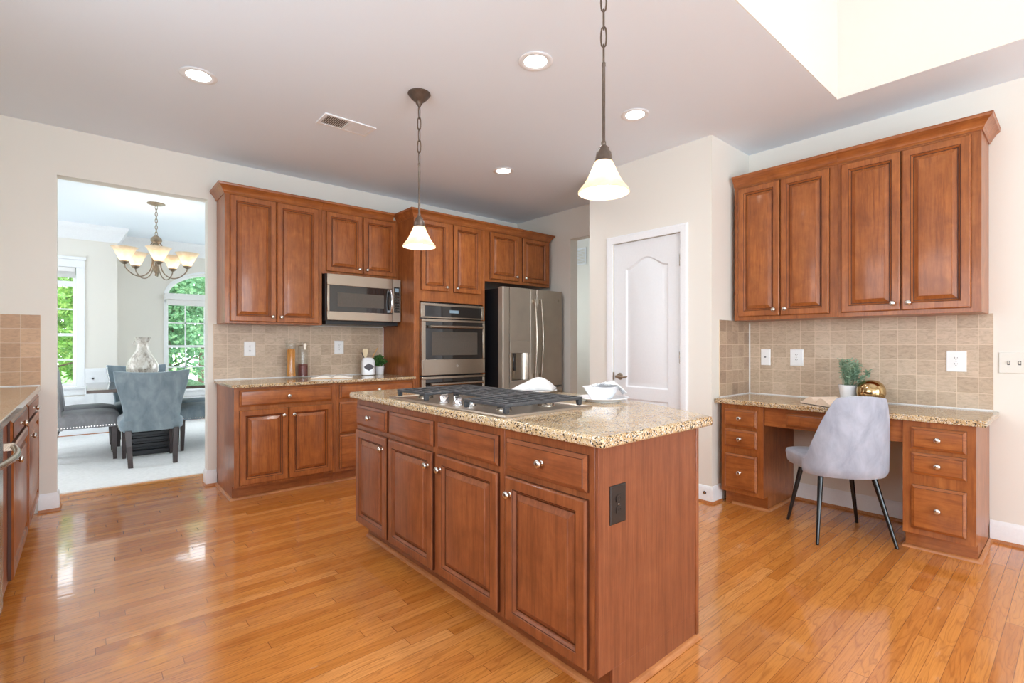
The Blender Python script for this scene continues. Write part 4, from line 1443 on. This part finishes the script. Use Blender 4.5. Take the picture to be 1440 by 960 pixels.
# ================================================================== SMALL THINGS
def sprig(mb, base, tip, bend, nleaf, ll, lw, rnd):
    """a thin stem with paired leaves"""
    b, t = Vector(base), Vector(tip)
    pts = []
    for i in range(6):
        u = i / 5
        p = b.lerp(t, u) + Vector(bend) * (4 * u * (1 - u))
        pts.append(p)
    mb.tube(pts, [0.0014, 0.0013, 0.0012, 0.0010, 0.0008, 0.0005], 5)
    for k in range(nleaf):
        u = 0.25 + 0.75 * (k + 1) / nleaf
        i = min(4, int(u * 5))
        p = pts[i].lerp(pts[i + 1], u * 5 - i)
        a = rnd.uniform(0, 2 * pi)
        d = Vector((cos(a), sin(a), rnd.uniform(-0.1, 0.9))).normalized()
        leaf(mb, p, d, ll * rnd.uniform(0.7, 1.15), lw * rnd.uniform(0.8, 1.2), rnd)


def leaf(mb, p, d, ll, lw, rnd):
    s = d.cross(Vector((rnd.uniform(-1, 1), rnd.uniform(-1, 1), rnd.uniform(0.2, 1))))
    if s.length < 1e-4:
        s = Vector((1, 0, 0))
    s.normalize()
    n = s.cross(d).normalized()
    q = [p, p + d * ll * 0.35 + s * lw * 0.5 - n * ll * 0.06, p + d * ll * 0.75 + s * lw * 0.35 - n * ll * 0.02, p + d * ll - n * ll * 0.10,
         p + d * ll * 0.75 - s * lw * 0.35 - n * ll * 0.02, p + d * ll * 0.35 - s * lw * 0.5 - n * ll * 0.06, p + d * ll * 0.5 + n * ll * 0.05]
    mb.add(q, [(0, 1, 6), (1, 2, 6), (2, 3, 6), (3, 4, 6), (4, 5, 6), (5, 0, 6)])


# ---- desk plant
rn = random.Random(3)
pl = thing('potted_plant', 'grey green sprigs in a white tapered pot on the desk', 'plant', (4.03, 1.083, 0.8005))
link_mesh('pot', MB().lathe([(0.0, 0.0), (0.040, 0.0), (0.043, 0.004), (0.060, 0.122), (0.061, 0.126), (0.057, 0.127), (0.054, 0.118), (0.050, 0.100), (0.0, 0.100)], seg=36), M['porcelain'], pl, smooth=40)
link_mesh('soil', MB().lathe([(0.0, 0.112), (0.03, 0.110), (0.0545, 0.103), (0.049, 0.1005), (0.0, 0.1005)], seg=24), M['soil'], pl)
f = MB()
for i in range(62):
    a, r = rn.uniform(0, 2 * pi), rn.uniform(0.0, 0.038)
    base = (r * cos(a), r * sin(a), 0.108)
    h = rn.uniform(0.12, 0.20)
    dx, dy = cos(a) * rn.uniform(0.0, 0.05) - 0.006, sin(a) * rn.uniform(0.0, 0.05) - 0.012
    if i % 6 == 0:
        dy -= 0.075
        dx -= 0.02
        h *= 0.75
    sprig(f, base, (base[0] + dx, base[1] + dy, 0.108 + h), (dx * 0.2, dy * 0.2, 0.01), 13, 0.025, 0.010, rn)
link_mesh('foliage', f, M['herb'], pl, smooth=0)

# ---- gold ornament, open book on the desk
go = link_mesh('gold_orb', MB().lathe([(0.0, 0.0), (0.030, 0.0), (0.052, 0.016), (0.074, 0.044), (0.084, 0.080), (0.082, 0.112), (0.068, 0.143), (0.045, 0.162), (0.018, 0.170), (0.012, 0.1695), (0.010, 0.166), (0.0, 0.165)], seg=40), M['gold'], smooth=60)
go.location = (4.00, 0.945, 0.8005)
tag(go, 'shiny gold orb ornament on the desk, right of the plant', 'ornament')


def open_book(name, label, loc, rotz, w, d, th, pm, cover, lift=0.02):
    """open book: spine along local y, pages curving to both sides"""
    r = thing(name, label, 'book', loc, rotz)
    link_mesh('cover', MB().box(-w - 0.004, w + 0.004, -d / 2 - 0.004, d / 2 + 0.004, 0.0, 0.0025), cover, r)
    for s in (-1, 1):
        n = 14
        top, bot = [], []
        for i in range(n + 1):
            u = i / n
            x = s * (0.0008 + (w - 0.0008) * u)
            z = 0.004 + (th * (1 - 0.55 * u) * (1 - math.exp(-9 * u))) + lift * sin(pi * min(1, u * 1.15)) * (1 - u) ** 0.6 * 0.6
            top.append((x, z))
            bot.append((x, 0.0028))
        poly = top + bot[::-1]
        L = [[(x, y, z) for x, z in poly] for y in (-d / 2, d / 2)]
        link_mesh('pages', MB().loops(L), pm, r, smooth=30)
    return r


open_book('open_book', 'open book with warm cream pages on the desk, behind the grey chair', (3.80, 1.135, 0.8003), 1.0, 0.14, 0.20, 0.026, M['paperw'], M['espresso'], 0.06)
open_book('open_book', 'open book with white pages on the back counter, in front of the jars', (1.725, 4.545, 0.9003), -0.42, 0.175, 0.25, 0.017, M['paper'], M['utensil2'], 0.022)

# ---- canisters on the back counter
def jar(name, label, loc, prof, fill, fillmat, fillname, seg=32):
    r = thing(name, label, 'jar', loc, group='glass jars on the back counter')
    link_mesh('glass', MB().lathe(prof, seg=seg), M['jar'], r, smooth=60)
    link_mesh(fillname, fill, fillmat, r, smooth=40)
    return r


P1 = [(0.0, 0.0), (0.046, 0.0), (0.050, 0.010), (0.047, 0.06), (0.040, 0.15), (0.041, 0.22), (0.048, 0.285), (0.050, 0.315), (0.046, 0.322), (0.043, 0.312), (0.038, 0.22), (0.037, 0.15), (0.044, 0.06), (0.046, 0.014), (0.0, 0.013)]
pm = MB()
for i in range(60):
    a, rr = rn.uniform(0, 2 * pi), 0.034 * math.sqrt(rn.uniform(0, 1))
    b2 = a + rn.uniform(-0.5, 0.5)
    pm.tube([(rr * cos(a) * 1.1, rr * sin(a) * 1.1, 0.015), (rr * cos(a) * 0.9, rr * sin(a) * 0.9, 0.13), (rr * cos(b2), rr * sin(b2), rn.uniform(0.245, 0.27))], 0.0035, 5)
j1 = jar('glass_jar', 'tall waisted glass jar of orange dry pasta on the back counter', (1.425, 4.765, 0.9005), P1, pm, M['pasta'], 'dry_pasta')
link_mesh('lid', MB().lathe([(0.0, 0.3225), (0.052, 0.3225), (0.057, 0.330), (0.057, 0.352), (0.050, 0.360), (0.03, 0.362), (0.0, 0.362)], seg=32), M['jar'], j1, smooth=50)
P2 = [(0.0, 0.0), (0.045, 0.0), (0.047, 0.008), (0.047, 0.29), (0.044, 0.30), (0.042, 0.29), (0.043, 0.012), (0.0, 0.011)]
bm_ = MB().lathe([(0.0, 0.0115), (0.0425, 0.0125), (0.0425, 0.112), (0.035, 0.118), (0.0, 0.119)], seg=24)
for i in range(150):
    a, rr = rn.uniform(0, 2 * pi), 0.039 * math.sqrt(rn.uniform(0, 1))
    bm_.lathe([(0.0, -0.004), (0.005, -0.002), (0.005, 0.002), (0.0, 0.004)], (rr * cos(a), rr * sin(a), 0.1185 + rn.uniform(-0.002, 0.003)), 6)
j2 = jar('glass_jar', 'straight glass jar one third full of red beans, right of the pasta jar', (1.542, 4.80, 0.9005), P2, bm_, M['beans'], 'beans')
c = MB().lathe([(0.0, 0.3005), (0.050, 0.3005), (0.054, 0.306), (0.054, 0.322), (0.048, 0.330), (0.0, 0.331)], seg=32)
link_mesh('lid', c, M['jar'], j2, smooth=50)
link_mesh('clasp', MB().box(-0.008, 0.008, -0.058, -0.0545, 0.262, 0.318).box(-0.016, 0.016, -0.060, -0.0565, 0.300, 0.306).tube([(0.052 * cos(2 * pi * i / 32), 0.052 * sin(2 * pi * i / 32), 0.2955) for i in range(32)], 0.0022, 6, closed=True), M['nickel'], j2)

# ---- utensil crock
cr = thing('utensil_crock', 'white ceramic crock with a dark chalk label, right of the outlet', 'crock', (2.155, 4.735, 0.9005), -0.25)
L = [rrect(hx, hy, r, z) for hx, hy, r, z in ((0.052, 0.052, 0.022, 0.0), (0.062, 0.062, 0.026, 0.006), (0.063, 0.063, 0.026, 0.140), (0.058, 0.058, 0.030, 0.156), (0.050, 0.050, 0.032, 0.166), (0.049, 0.049, 0.032, 0.174), (0.045, 0.045, 0.030, 0.174), (0.045, 0.045, 0.030, 0.05))]
link_mesh('pot', MB().loops(L), M['porcelain'], cr, smooth=45)
pts = []
for i in range(40):
    t = 2 * pi * i / 40
    rr = 1.0 + 0.07 * cos(4 * t) + 0.04 * cos(8 * t)
    pts.append((0.043 * rr * cos(t), 0.083 + 0.031 * rr * sin(t)))
link_mesh('chalk_label', MB().prism(pts, -0.0652, -0.0632, 'y'), M['chalk'], cr)
st = thing('wooden_spatula', 'pale slotted wooden spatula standing in the white crock', 'utensil', (2.140, 4.742, 0.951), -0.25, 'utensils in the crock')
mb = MB().tube([(0.0, 0.0, 0.0), (-0.006, 0.0, 0.13)], 0.005, 8)
mb.prism([(-0.016, 0.13), (0.004, 0.13), (0.018, 0.17), (0.017, 0.205), (0.012, 0.215), (-0.026, 0.213), (-0.033, 0.20), (-0.032, 0.165)], -0.003, 0.003, 'y')
link_mesh('blade', mb, M['utensil'], st)
st = thing('wooden_spoon', 'amber bamboo spoon handle leaning right out of the white crock', 'utensil', (2.168, 4.728, 0.951), -0.25, 'utensils in the crock')
link_mesh('handle', MB().tube([(-0.012, 0, 0.0), (0.028, 0, 0.12), (0.068, 0, 0.195), (0.082, 0, 0.222)], [0.004, 0.0045, 0.005, 0.004], 8), M['utensil2'], st)
st = thing('dark_ladle', 'dark kitchen utensil handle leaning left out of the white crock', 'utensil', (2.138, 4.752, 0.951), -0.25, 'utensils in the crock')
link_mesh('handle', MB().tube([(0.012, 0, 0.0), (-0.018, 0, 0.12), (-0.036, 0, 0.178)], [0.004, 0.004, 0.0045], 8), M['slot'], st)

bp = thing('potted_plant', 'bushy dark green plant in a small white pot beside the utensil crock', 'plant', (2.298, 4.765, 0.9005))
link_mesh('pot', MB().lathe([(0.0, 0.0), (0.038, 0.0), (0.041, 0.004), (0.047, 0.075), (0.048, 0.082), (0.044, 0.082), (0.041, 0.070), (0.0, 0.068)], seg=30), M['porcelain'], bp, smooth=40)
link_mesh('soil', MB().lathe([(0.0, 0.078), (0.0415, 0.072), (0.0405, 0.0685), (0.0, 0.0685)], seg=20), M['soil'], bp)
f = MB()
for i in range(64):
    a = rn.uniform(0, 2 * pi)
    e_ = rn.uniform(0.15, 1.5)
    R_ = rn.uniform(0.06, 0.088)
    b0 = (0.02 * cos(a), 0.02 * sin(a), 0.075)
    sprig(f, b0, (R_ * cos(a) * cos(e_), R_ * sin(a) * cos(e_), 0.105 + 0.085 * sin(e_)), (0, 0, 0.008), 9, 0.026, 0.014, rn)
link_mesh('foliage', f, M['basil'], bp, smooth=0)

# ---- place settings on the island bar


def plate_mb(r):
    return MB().lathe([(0.0, 0.004), (r * 0.55, 0.003), (r * 0.58, 0.0), (r * 0.64, 0.0), (r * 0.66, 0.004), (r * 0.98, 0.017), (r, 0.0185), (r * 0.98, 0.0205), (r * 0.70, 0.009), (r * 0.62, 0.007), (0.0, 0.007)], seg=48)


def setting_plate(label, loc):
    o = link_mesh('dinner_plate', plate_mb(0.135), M['porcelain'], smooth=50)
    o.location = loc
    return tag(o, label, 'plate', 'dinner plates on the island')


setting_plate('white dinner plate under the angular bowl, right of the cooktop', (2.06, 1.66, 0.9142))
setting_plate('white dinner plate under the draped napkin, behind the cooktop', (2.08, 2.20, 0.9142))
sq = []
for hx, z, lip in ((0.040, 0.0, 0), (0.042, 0.002, 0), (0.055, 0.022, 0), (0.074, 0.055, 0), (0.080, 0.060, 0), (0.078, 0.062, 0), (0.068, 0.054, 0), (0.050, 0.024, 0), (0.036, 0.007, 0)):
    pts = rrect(hx, hx, hx * 0.22, z, n=4)
    # corners lift a little, as on a folded-rim bowl
    sq.append([(x, y, zz + 0.010 * (z / 0.062) * max(0.0, (abs(x) + abs(y)) / (hx * 2) - 0.6) * 2) for x, y, zz in pts])
bw = link_mesh('soup_bowl', MB().loops(sq), M['porcelain'], smooth=60)
bw.location = (2.055, 1.665, 0.9225)
bw.rotation_euler = (0, 0, 0.25)
tag(bw, 'white square bowl with flared rim on the plate right of the cooktop', 'bowl')


def napkin(name, label, mat, loc, rotz, f, nu, nv, group=None):
    o = link_mesh(name, MB().surf(f, nu, nv), mat, smooth=80, solid=0.004)
    o.location = loc
    o.rotation_euler = (0, 0, rotz)
    return tag(o, label, 'napkin', group)


def f1(u, v):
    # cloth mounded over the plate, one side hanging lower, the rim resting on the china
    a, b = (u - 0.5) * 2, (v - 0.5) * 2
    h = max(0.0, 1 - (abs(a - 0.22) / (1.22 if a < 0.22 else 0.78)) ** (1.5 if a < 0.22 else 2.6)) * max(0.0, 1 - abs(b) ** 3.2) ** 0.8
    z = 0.066 * h + 0.004 * sin(9 * u + 5 * v) * h
    return (a * 0.125 + 0.01 * b, b * 0.085 + 0.012 * sin(3 * a), z + 0.003)


napkin('draped_napkin', 'white linen napkin arched over the plate behind the cooktop', M['towel'], (2.07, 2.20, 0.9345), -0.83, f1, 26, 16)


def f2(u, v):
    x = (u - 0.5) * 0.17
    y = (v - 0.5) * 0.12
    z = 0.020 * sin(pi * u) + 0.006 * sin(8 * u + 3 * v) + 0.004 * cos(11 * v)
    if u > 0.70:
        z -= (u - 0.70) * 0.12
    return (x, y, z)


napkin('printed_napkin', 'white napkin with grey print tucked in the square bowl', M['printed'], (2.10, 1.655, 0.985), -0.75, f2, 24, 14)

# ================================================================== DESK CHAIR
dc = thing('desk_chair', 'grey velvet upholstered chair with splayed black legs at the desk', 'chair', (3.655, 1.038, 0), R(41.0) - pi / 2)
# local: y forward, x to the sitter's right


def seat_loops(levels, cx=0, cy=0):
    return [rrect(hx, hy, r, z, cx, cy, 6) for hx, hy, r, z in levels]


s_ = MB().loops(seat_loops([(0.17, 0.17, 0.06, 0.400), (0.212, 0.208, 0.065, 0.403), (0.224, 0.220, 0.07, 0.418), (0.232, 0.228, 0.07, 0.475), (0.227, 0.223, 0.07, 0.492), (0.21, 0.205, 0.07, 0.500), (0.10, 0.10, 0.05, 0.504)], 0, 0.055))
s_.v = [(x * (1 - 0.42 * (min(0.0, y) / 0.19) ** 2), y * (0.93 if y < 0 else 1.0), z) for x, y, z in s_.v]
link_mesh('seat', s_, M['greyvelvet'], dc, smooth=70)


def back_fn(off):
    def f(u, v):
        a = (u - 0.5) * 2          # -1..1 around the shell
        ang = a * R(72)
        # height of the rim falls from the back towards the front of the seat
        k = abs(a)
        rim = 0.905 - 0.016 * (k / 0.45) ** 2 - 0.395 * max(0.0, (k - 0.42) / 0.58) ** 1.25
        rim = max(rim, 0.495)
        z0 = 0.396 + 0.006 * k
        z = z0 + (rim - z0) * v
        h = (z - 0.40) / 0.5
        wx = 0.262 - 0.028 * h + 0.0 * off
        wy = 0.235
        inset = 0.020 * (1 - min(1, (z - 0.395) / 0.05)) ** 2
        x = (wx - inset - off) * math.copysign(abs(sin(ang)) ** 0.8, ang)
        y = 0.020 - (wy - inset - off) * max(0.0, cos(ang)) ** 0.8 - 0.085 * h * max(0.0, cos(ang)) ** 0.5
        return (x, y, z)
    return f


nu, nv = 45, 16
fo, fi = back_fn(0.0), back_fn(0.034)
m = MB()
vs, fs = [], []
for lay, fn in ((0, fo), (1, fi)):
    for j in range(nv):
        for i in range(nu):
            vs.append(fn(i / (nu - 1), j / (nv - 1)))
N = nu * nv
for j in range(nv - 1):
    for i in range(nu - 1):
        q = (j * nu + i, j * nu + i + 1, (j + 1) * nu + i + 1, (j + 1) * nu + i)
        fs.append(q)
        fs.append(tuple(N + t for t in q[::-1]))
for i in range(nu - 1):
    fs.append((i, N + i, N + i + 1, i + 1))
    a, b = (nv - 1) * nu + i, (nv - 1) * nu + i + 1
    fs.append((a, b, N + b, N + a))
for j in range(nv - 1):
    a, b = j * nu, (j + 1) * nu
    fs.append((a, b, N + b, N + a))
    a, b = j * nu + nu - 1, (j + 1) * nu + nu - 1
    fs.append((a, N + a, N + b, b))
m.add(vs, fs)
link_mesh('backrest', m, M['greyvelvet'], dc, smooth=70, bevel=0.007, seg=3)
for sx, sy in ((-1, 1), (1, 1), (-1, -1), (1, -1)):
    m = MB().tube([(sx * 0.150, 0.03 + sy * 0.135, 0.398), (sx * 0.2185, 0.0 + sy * 0.217, 0.004)], [0.0165, 0.0095], 14)
    m.lathe([(0.0, 0.0), (0.009, 0.0), (0.0095, 0.005), (0.0, 0.006)], (sx * 0.219, sy * 0.2175, 0.0), 12)
    link_mesh('leg', m, M['legblack'], dc, smooth=50)

# ================================================================== DINING ROOM
FL = 0.0085
dt = thing('dining_table', 'long dark dining table with a slatted black pedestal', 'table', (0.525, 7.08, FL))
link_mesh('tabletop', MB().box(-0.525, 0.525, -0.64, 0.64, 0.712, 0.745), M['tabletop'], dt, bevel=0.003)
c = MB().box(-0.14, 0.18, -0.30, 0.30, 0.05, 0.70)
link_mesh('pedestal', c, M['blackwood'], dt)
for i in range(10):
    z = 0.075 + i * 0.062
    link_mesh('pedestal_slat', MB().box(-0.165, 0.205, -0.325, 0.325, z, z + 0.040), M['blackwood'], dt, bevel=0.006)
link_mesh('base_board', MB().box(-0.19, 0.23, -0.40, 0.40, 0.0, 0.05), M['blackwood'], dt, bevel=0.004)
link_mesh('top_cleat', MB().box(-0.24, 0.28, -0.45, 0.45, 0.69, 0.712), M['blackwood'], dt)
vz = thing('table_vase', 'large silver white mottled vase with a flared neck on the dining table', 'vase', (0.497, 7.16, FL + 0.7455))
link_mesh('body', MB().lathe([(0.0, 0.0), (0.075, 0.0), (0.095, 0.02), (0.140, 0.10), (0.155, 0.17), (0.150, 0.22), (0.125, 0.28), (0.092, 0.33), (0.066, 0.38), (0.058, 0.43), (0.060, 0.47), (0.074, 0.52), (0.080, 0.535), (0.076, 0.538), (0.055, 0.47), (0.052, 0.43), (0.0, 0.40)], seg=40), M['vase'], vz, smooth=60)
link_mesh('lug', MB().tube([(-0.056, 0, 0.49), (-0.085, 0.0, 0.485), (-0.088, 0.0, 0.455), (-0.058, 0, 0.44)], 0.008, 8), M['vase'], vz, smooth=60)


def dining_chair(label, loc, rotz, fabric):
    r = thing('dining_chair', label, 'chair', loc, rotz, 'dining chairs around the table')
    # local: y forward (towards the table)
    L = [rrect(hx, hy, rr, z, 0, 0.06, 5) for hx, hy, rr, z in ((0.23, 0.235, 0.05, 0.345), (0.255, 0.262, 0.05, 0.35), (0.262, 0.27, 0.05, 0.40), (0.258, 0.266, 0.06, 0.445), (0.22, 0.23, 0.07, 0.485), (0.14, 0.15, 0.06, 0.507), (0.05, 0.05, 0.03, 0.513))]
    link_mesh('seat', MB().loops(L), fabric, r, smooth=70)

    def wv(v):
        # bottom, waist, flare
        if v < 0.30:
            return 0.236 - 0.006 * sin(pi * v / 0.30)
        u = (v - 0.30) / 0.70
        return 0.236 + 0.076 * (u * u * (3 - 2 * u)) ** 0.85

    def side(fr):
        def f(u, v):
            a = (u - 0.5) * 2
            w = wv(v) - (0.0 if not fr else 0.012)
            z = 0.335 + (0.945 - 0.335 - 0.022 * (1 - a * a)) * v
            y = -0.215 - 0.085 * v ** 1.5 + 0.055 * a * a * (0.35 + 0.65 * v) + (0.072 - 0.02 * v if fr else 0.0)
            return (a * w, y, z)
        return f
    nu, nv = 19, 15
    vs, fs = [], []
    for fn in (side(False), side(True)):
        for j in range(nv):
            for i in range(nu):
                vs.append(fn(i / (nu - 1), j / (nv - 1)))
    N = nu * nv
    for j in range(nv - 1):
        for i in range(nu - 1):
            q = (j * nu + i, j * nu + i + 1, (j + 1) * nu + i + 1, (j + 1) * nu + i)
            fs.append(q)
            fs.append(tuple(N + t for t in q[::-1]))
    ring = [i for i in range(nu)] + [j * nu + nu - 1 for j in range(1, nv)] + [(nv - 1) * nu + i for i in range(nu - 2, -1, -1)] + [j * nu for j in range(nv - 2, 0, -1)]
    for a, b in zip(ring, ring[1:] + ring[:1]):
        fs.append((a, N + a, N + b, b))
    link_mesh('backrest', MB().add(vs, fs), fabric, r, smooth=60, bevel=0.010, seg=3)
    nb = MB()
    for i in range(22):
        t = i / 21
        for sx in (-1, 1):
            nb.lathe([(0.0, -0.003), (0.005, -0.002), (0.006, 0.0)], (sx * 0.2635, -0.16 + 0.48 * t, 0.368), 6, 'x', squash=(1, 1))
        nb.lathe([(0.0, -0.003), (0.005, -0.002), (0.006, 0.0)], (-0.22 + 0.44 * t, 0.3325, 0.368), 6, 'y')
    for i in range(24):
        v = 0.32 + 0.66 * i / 23
        for sx in (-1, 1):
            x = sx * (wv(v) + 0.002)
            z = 0.335 + 0.61 * v
            y = -0.215 - 0.085 * v ** 1.5 + 0.055 * (0.35 + 0.65 * v) + 0.05
            nb.lathe([(0.0, -0.003), (0.005, -0.002), (0.006, 0.0)], (x - sx * 0.012, y + 0.004, z), 6, 'y')
    q = link_mesh('nailhead_trim', nb, M['nickel'], r)
    q['kind'] = 'stuff'
    for sx in (-1, 1):
        link_mesh('leg', MB().loops([[(sx * 0.205 + x * k, 0.275 + y * k + dy, z) for x, y in ((-0.024, -0.024), (0.024, -0.024), (0.024, 0.024), (-0.024, 0.024))] for z, k, dy in ((0.352, 1, 0), (0.20, 0.86, 0), (0.0, 0.62, 0.004))]), M['espresso'], r, smooth=0, bevel=0.002)
        link_mesh('leg', MB().loops([[(sx * (0.195 - 0.015 * (1 - z / 0.35)) + x * k, -0.19 + y * k + dy, z) for x, y in ((-0.025, -0.025), (0.025, -0.025), (0.025, 0.025), (-0.025, 0.025))] for z, k, dy in ((0.352, 1, 0), (0.20, 0.92, -0.012), (0.08, 0.84, -0.045), (0.0, 0.8, -0.078))]), M['espresso'], r, smooth=0, bevel=0.002)
    return r


dining_chair('blue grey velvet dining chair seen from behind, at the near end of the dining table', (0.507, 6.325, FL), 0.0, M['bluevelvet'])
dining_chair('blue grey dining chair at the far end of the table, behind the vase', (0.495, 7.72, FL), pi, M['bluevelvet'])
dining_chair('grey dining chair left of the dining table, nearest the kitchen', (-0.05, 6.87, FL), -pi / 2, M['linen'])
dining_chair('grey dining chair left of the dining table, second from the kitchen', (-0.05, 7.46, FL), -pi / 2, M['linen'])
dining_chair('dark blue dining chair right of the dining table, nearest the kitchen', (1.10, 6.87, FL), pi / 2, M['bluevelvet'])
dining_chair('dark blue dining chair right of the dining table, second from the kitchen', (1.10, 7.46, FL), pi / 2, M['bluevelvet'])

# ================================================================== GARDEN
structure('ground_lawn', MB().box(-14, 16, 9.6, 40, -0.5, -0.35), M['lawn'], 'green lawn outside the dining room windows', 'lawn', smooth=0)
structure('ground_driveway', MB().box(1.9, 9, 10.5, 30, -0.349, -0.335), M['drive'], 'pale driveway seen low through the arched window', 'driveway', smooth=0)


def tree(label, x, y, h, rad, z0, seed, mat, n=5200):
    rr = random.Random(seed)
    r = thing('tree', label, 'tree', (x, y, -0.35), group='trees outside the dining room windows')
    tk = MB().tube([(0, 0, 0), (0.05, 0.02, h * 0.3), (-0.03, 0.0, h * 0.6), (0.02, 0.03, h * 0.85)], [0.13, 0.10, 0.07, 0.03], 9)
    for i in range(9):
        a = 2.4 * i
        z = h * (0.22 + 0.065 * i)
        tk.tube([(0, 0, z), (rad * 0.45 * cos(a), rad * 0.45 * sin(a), z + 0.25), (rad * 0.8 * cos(a), rad * 0.8 * sin(a), z + 0.45)], [0.04, 0.025, 0.01], 6)
    link_mesh('trunk', tk, M['bark'], r)
    f = MB()
    clumps = []
    for i in range(60):
        a, e = rr.uniform(0, 2 * pi), rr.uniform(0, 1)
        z = z0 + (h - z0) * e
        prof = math.sin(pi * min(1, max(0.06, (e * 0.86 + 0.12)))) ** 0.6
        q = rad * prof * math.sqrt(rr.uniform(0.15, 1))
        clumps.append((q * cos(a), q * sin(a), z, rr.uniform(0.32, 0.60)))
    for i in range(n):
        cx, cy, cz, s = clumps[i % len(clumps)]
        d = Vector((rr.gauss(0, 1), rr.gauss(0, 1), rr.gauss(0, 0.8)))
        d.normalize()
        p = Vector((cx, cy, cz)) + d * s * rr.uniform(0.35, 1.0)
        q = Vector((rr.gauss(0, 1), rr.gauss(0, 1), rr.gauss(-0.4, 0.7))).normalized()
        leaf(f, p, q, rr.uniform(0.09, 0.17), rr.uniform(0.06, 0.10), rr)
    link_mesh('foliage', f, mat, r, smooth=0)
    return r


tree('sunlit yellow green tree filling the narrow dining room window', -1.35, 13.4, 3.75, 1.75, 0.3, 11, M['leafA'], 9500)
tree('dense green tree left in the arched window', 1.45, 14.6, 4.25, 1.15, 0.5, 12, M['leafB'], 8000)
tree('cool green tree with a higher crown at the right of the arched window', 4.05, 16.4, 5.0, 1.7, 1.9, 13, M['leafB'], 7000)
tree('broad green tree behind, between the two dining room windows', 0.0, 18.6, 5.3, 2.3, 0.3, 14, M['leafA'], 9500)
tree('tall green tree farthest back beyond the arched window', 3.4, 22.5, 6.4, 2.9, 1.6, 15, M['leafA'], 9500)
tree('green tree farthest left outside the narrow window', -5.2, 17.0, 5.2, 2.2, 0.4, 16, M['leafA'], 5000)
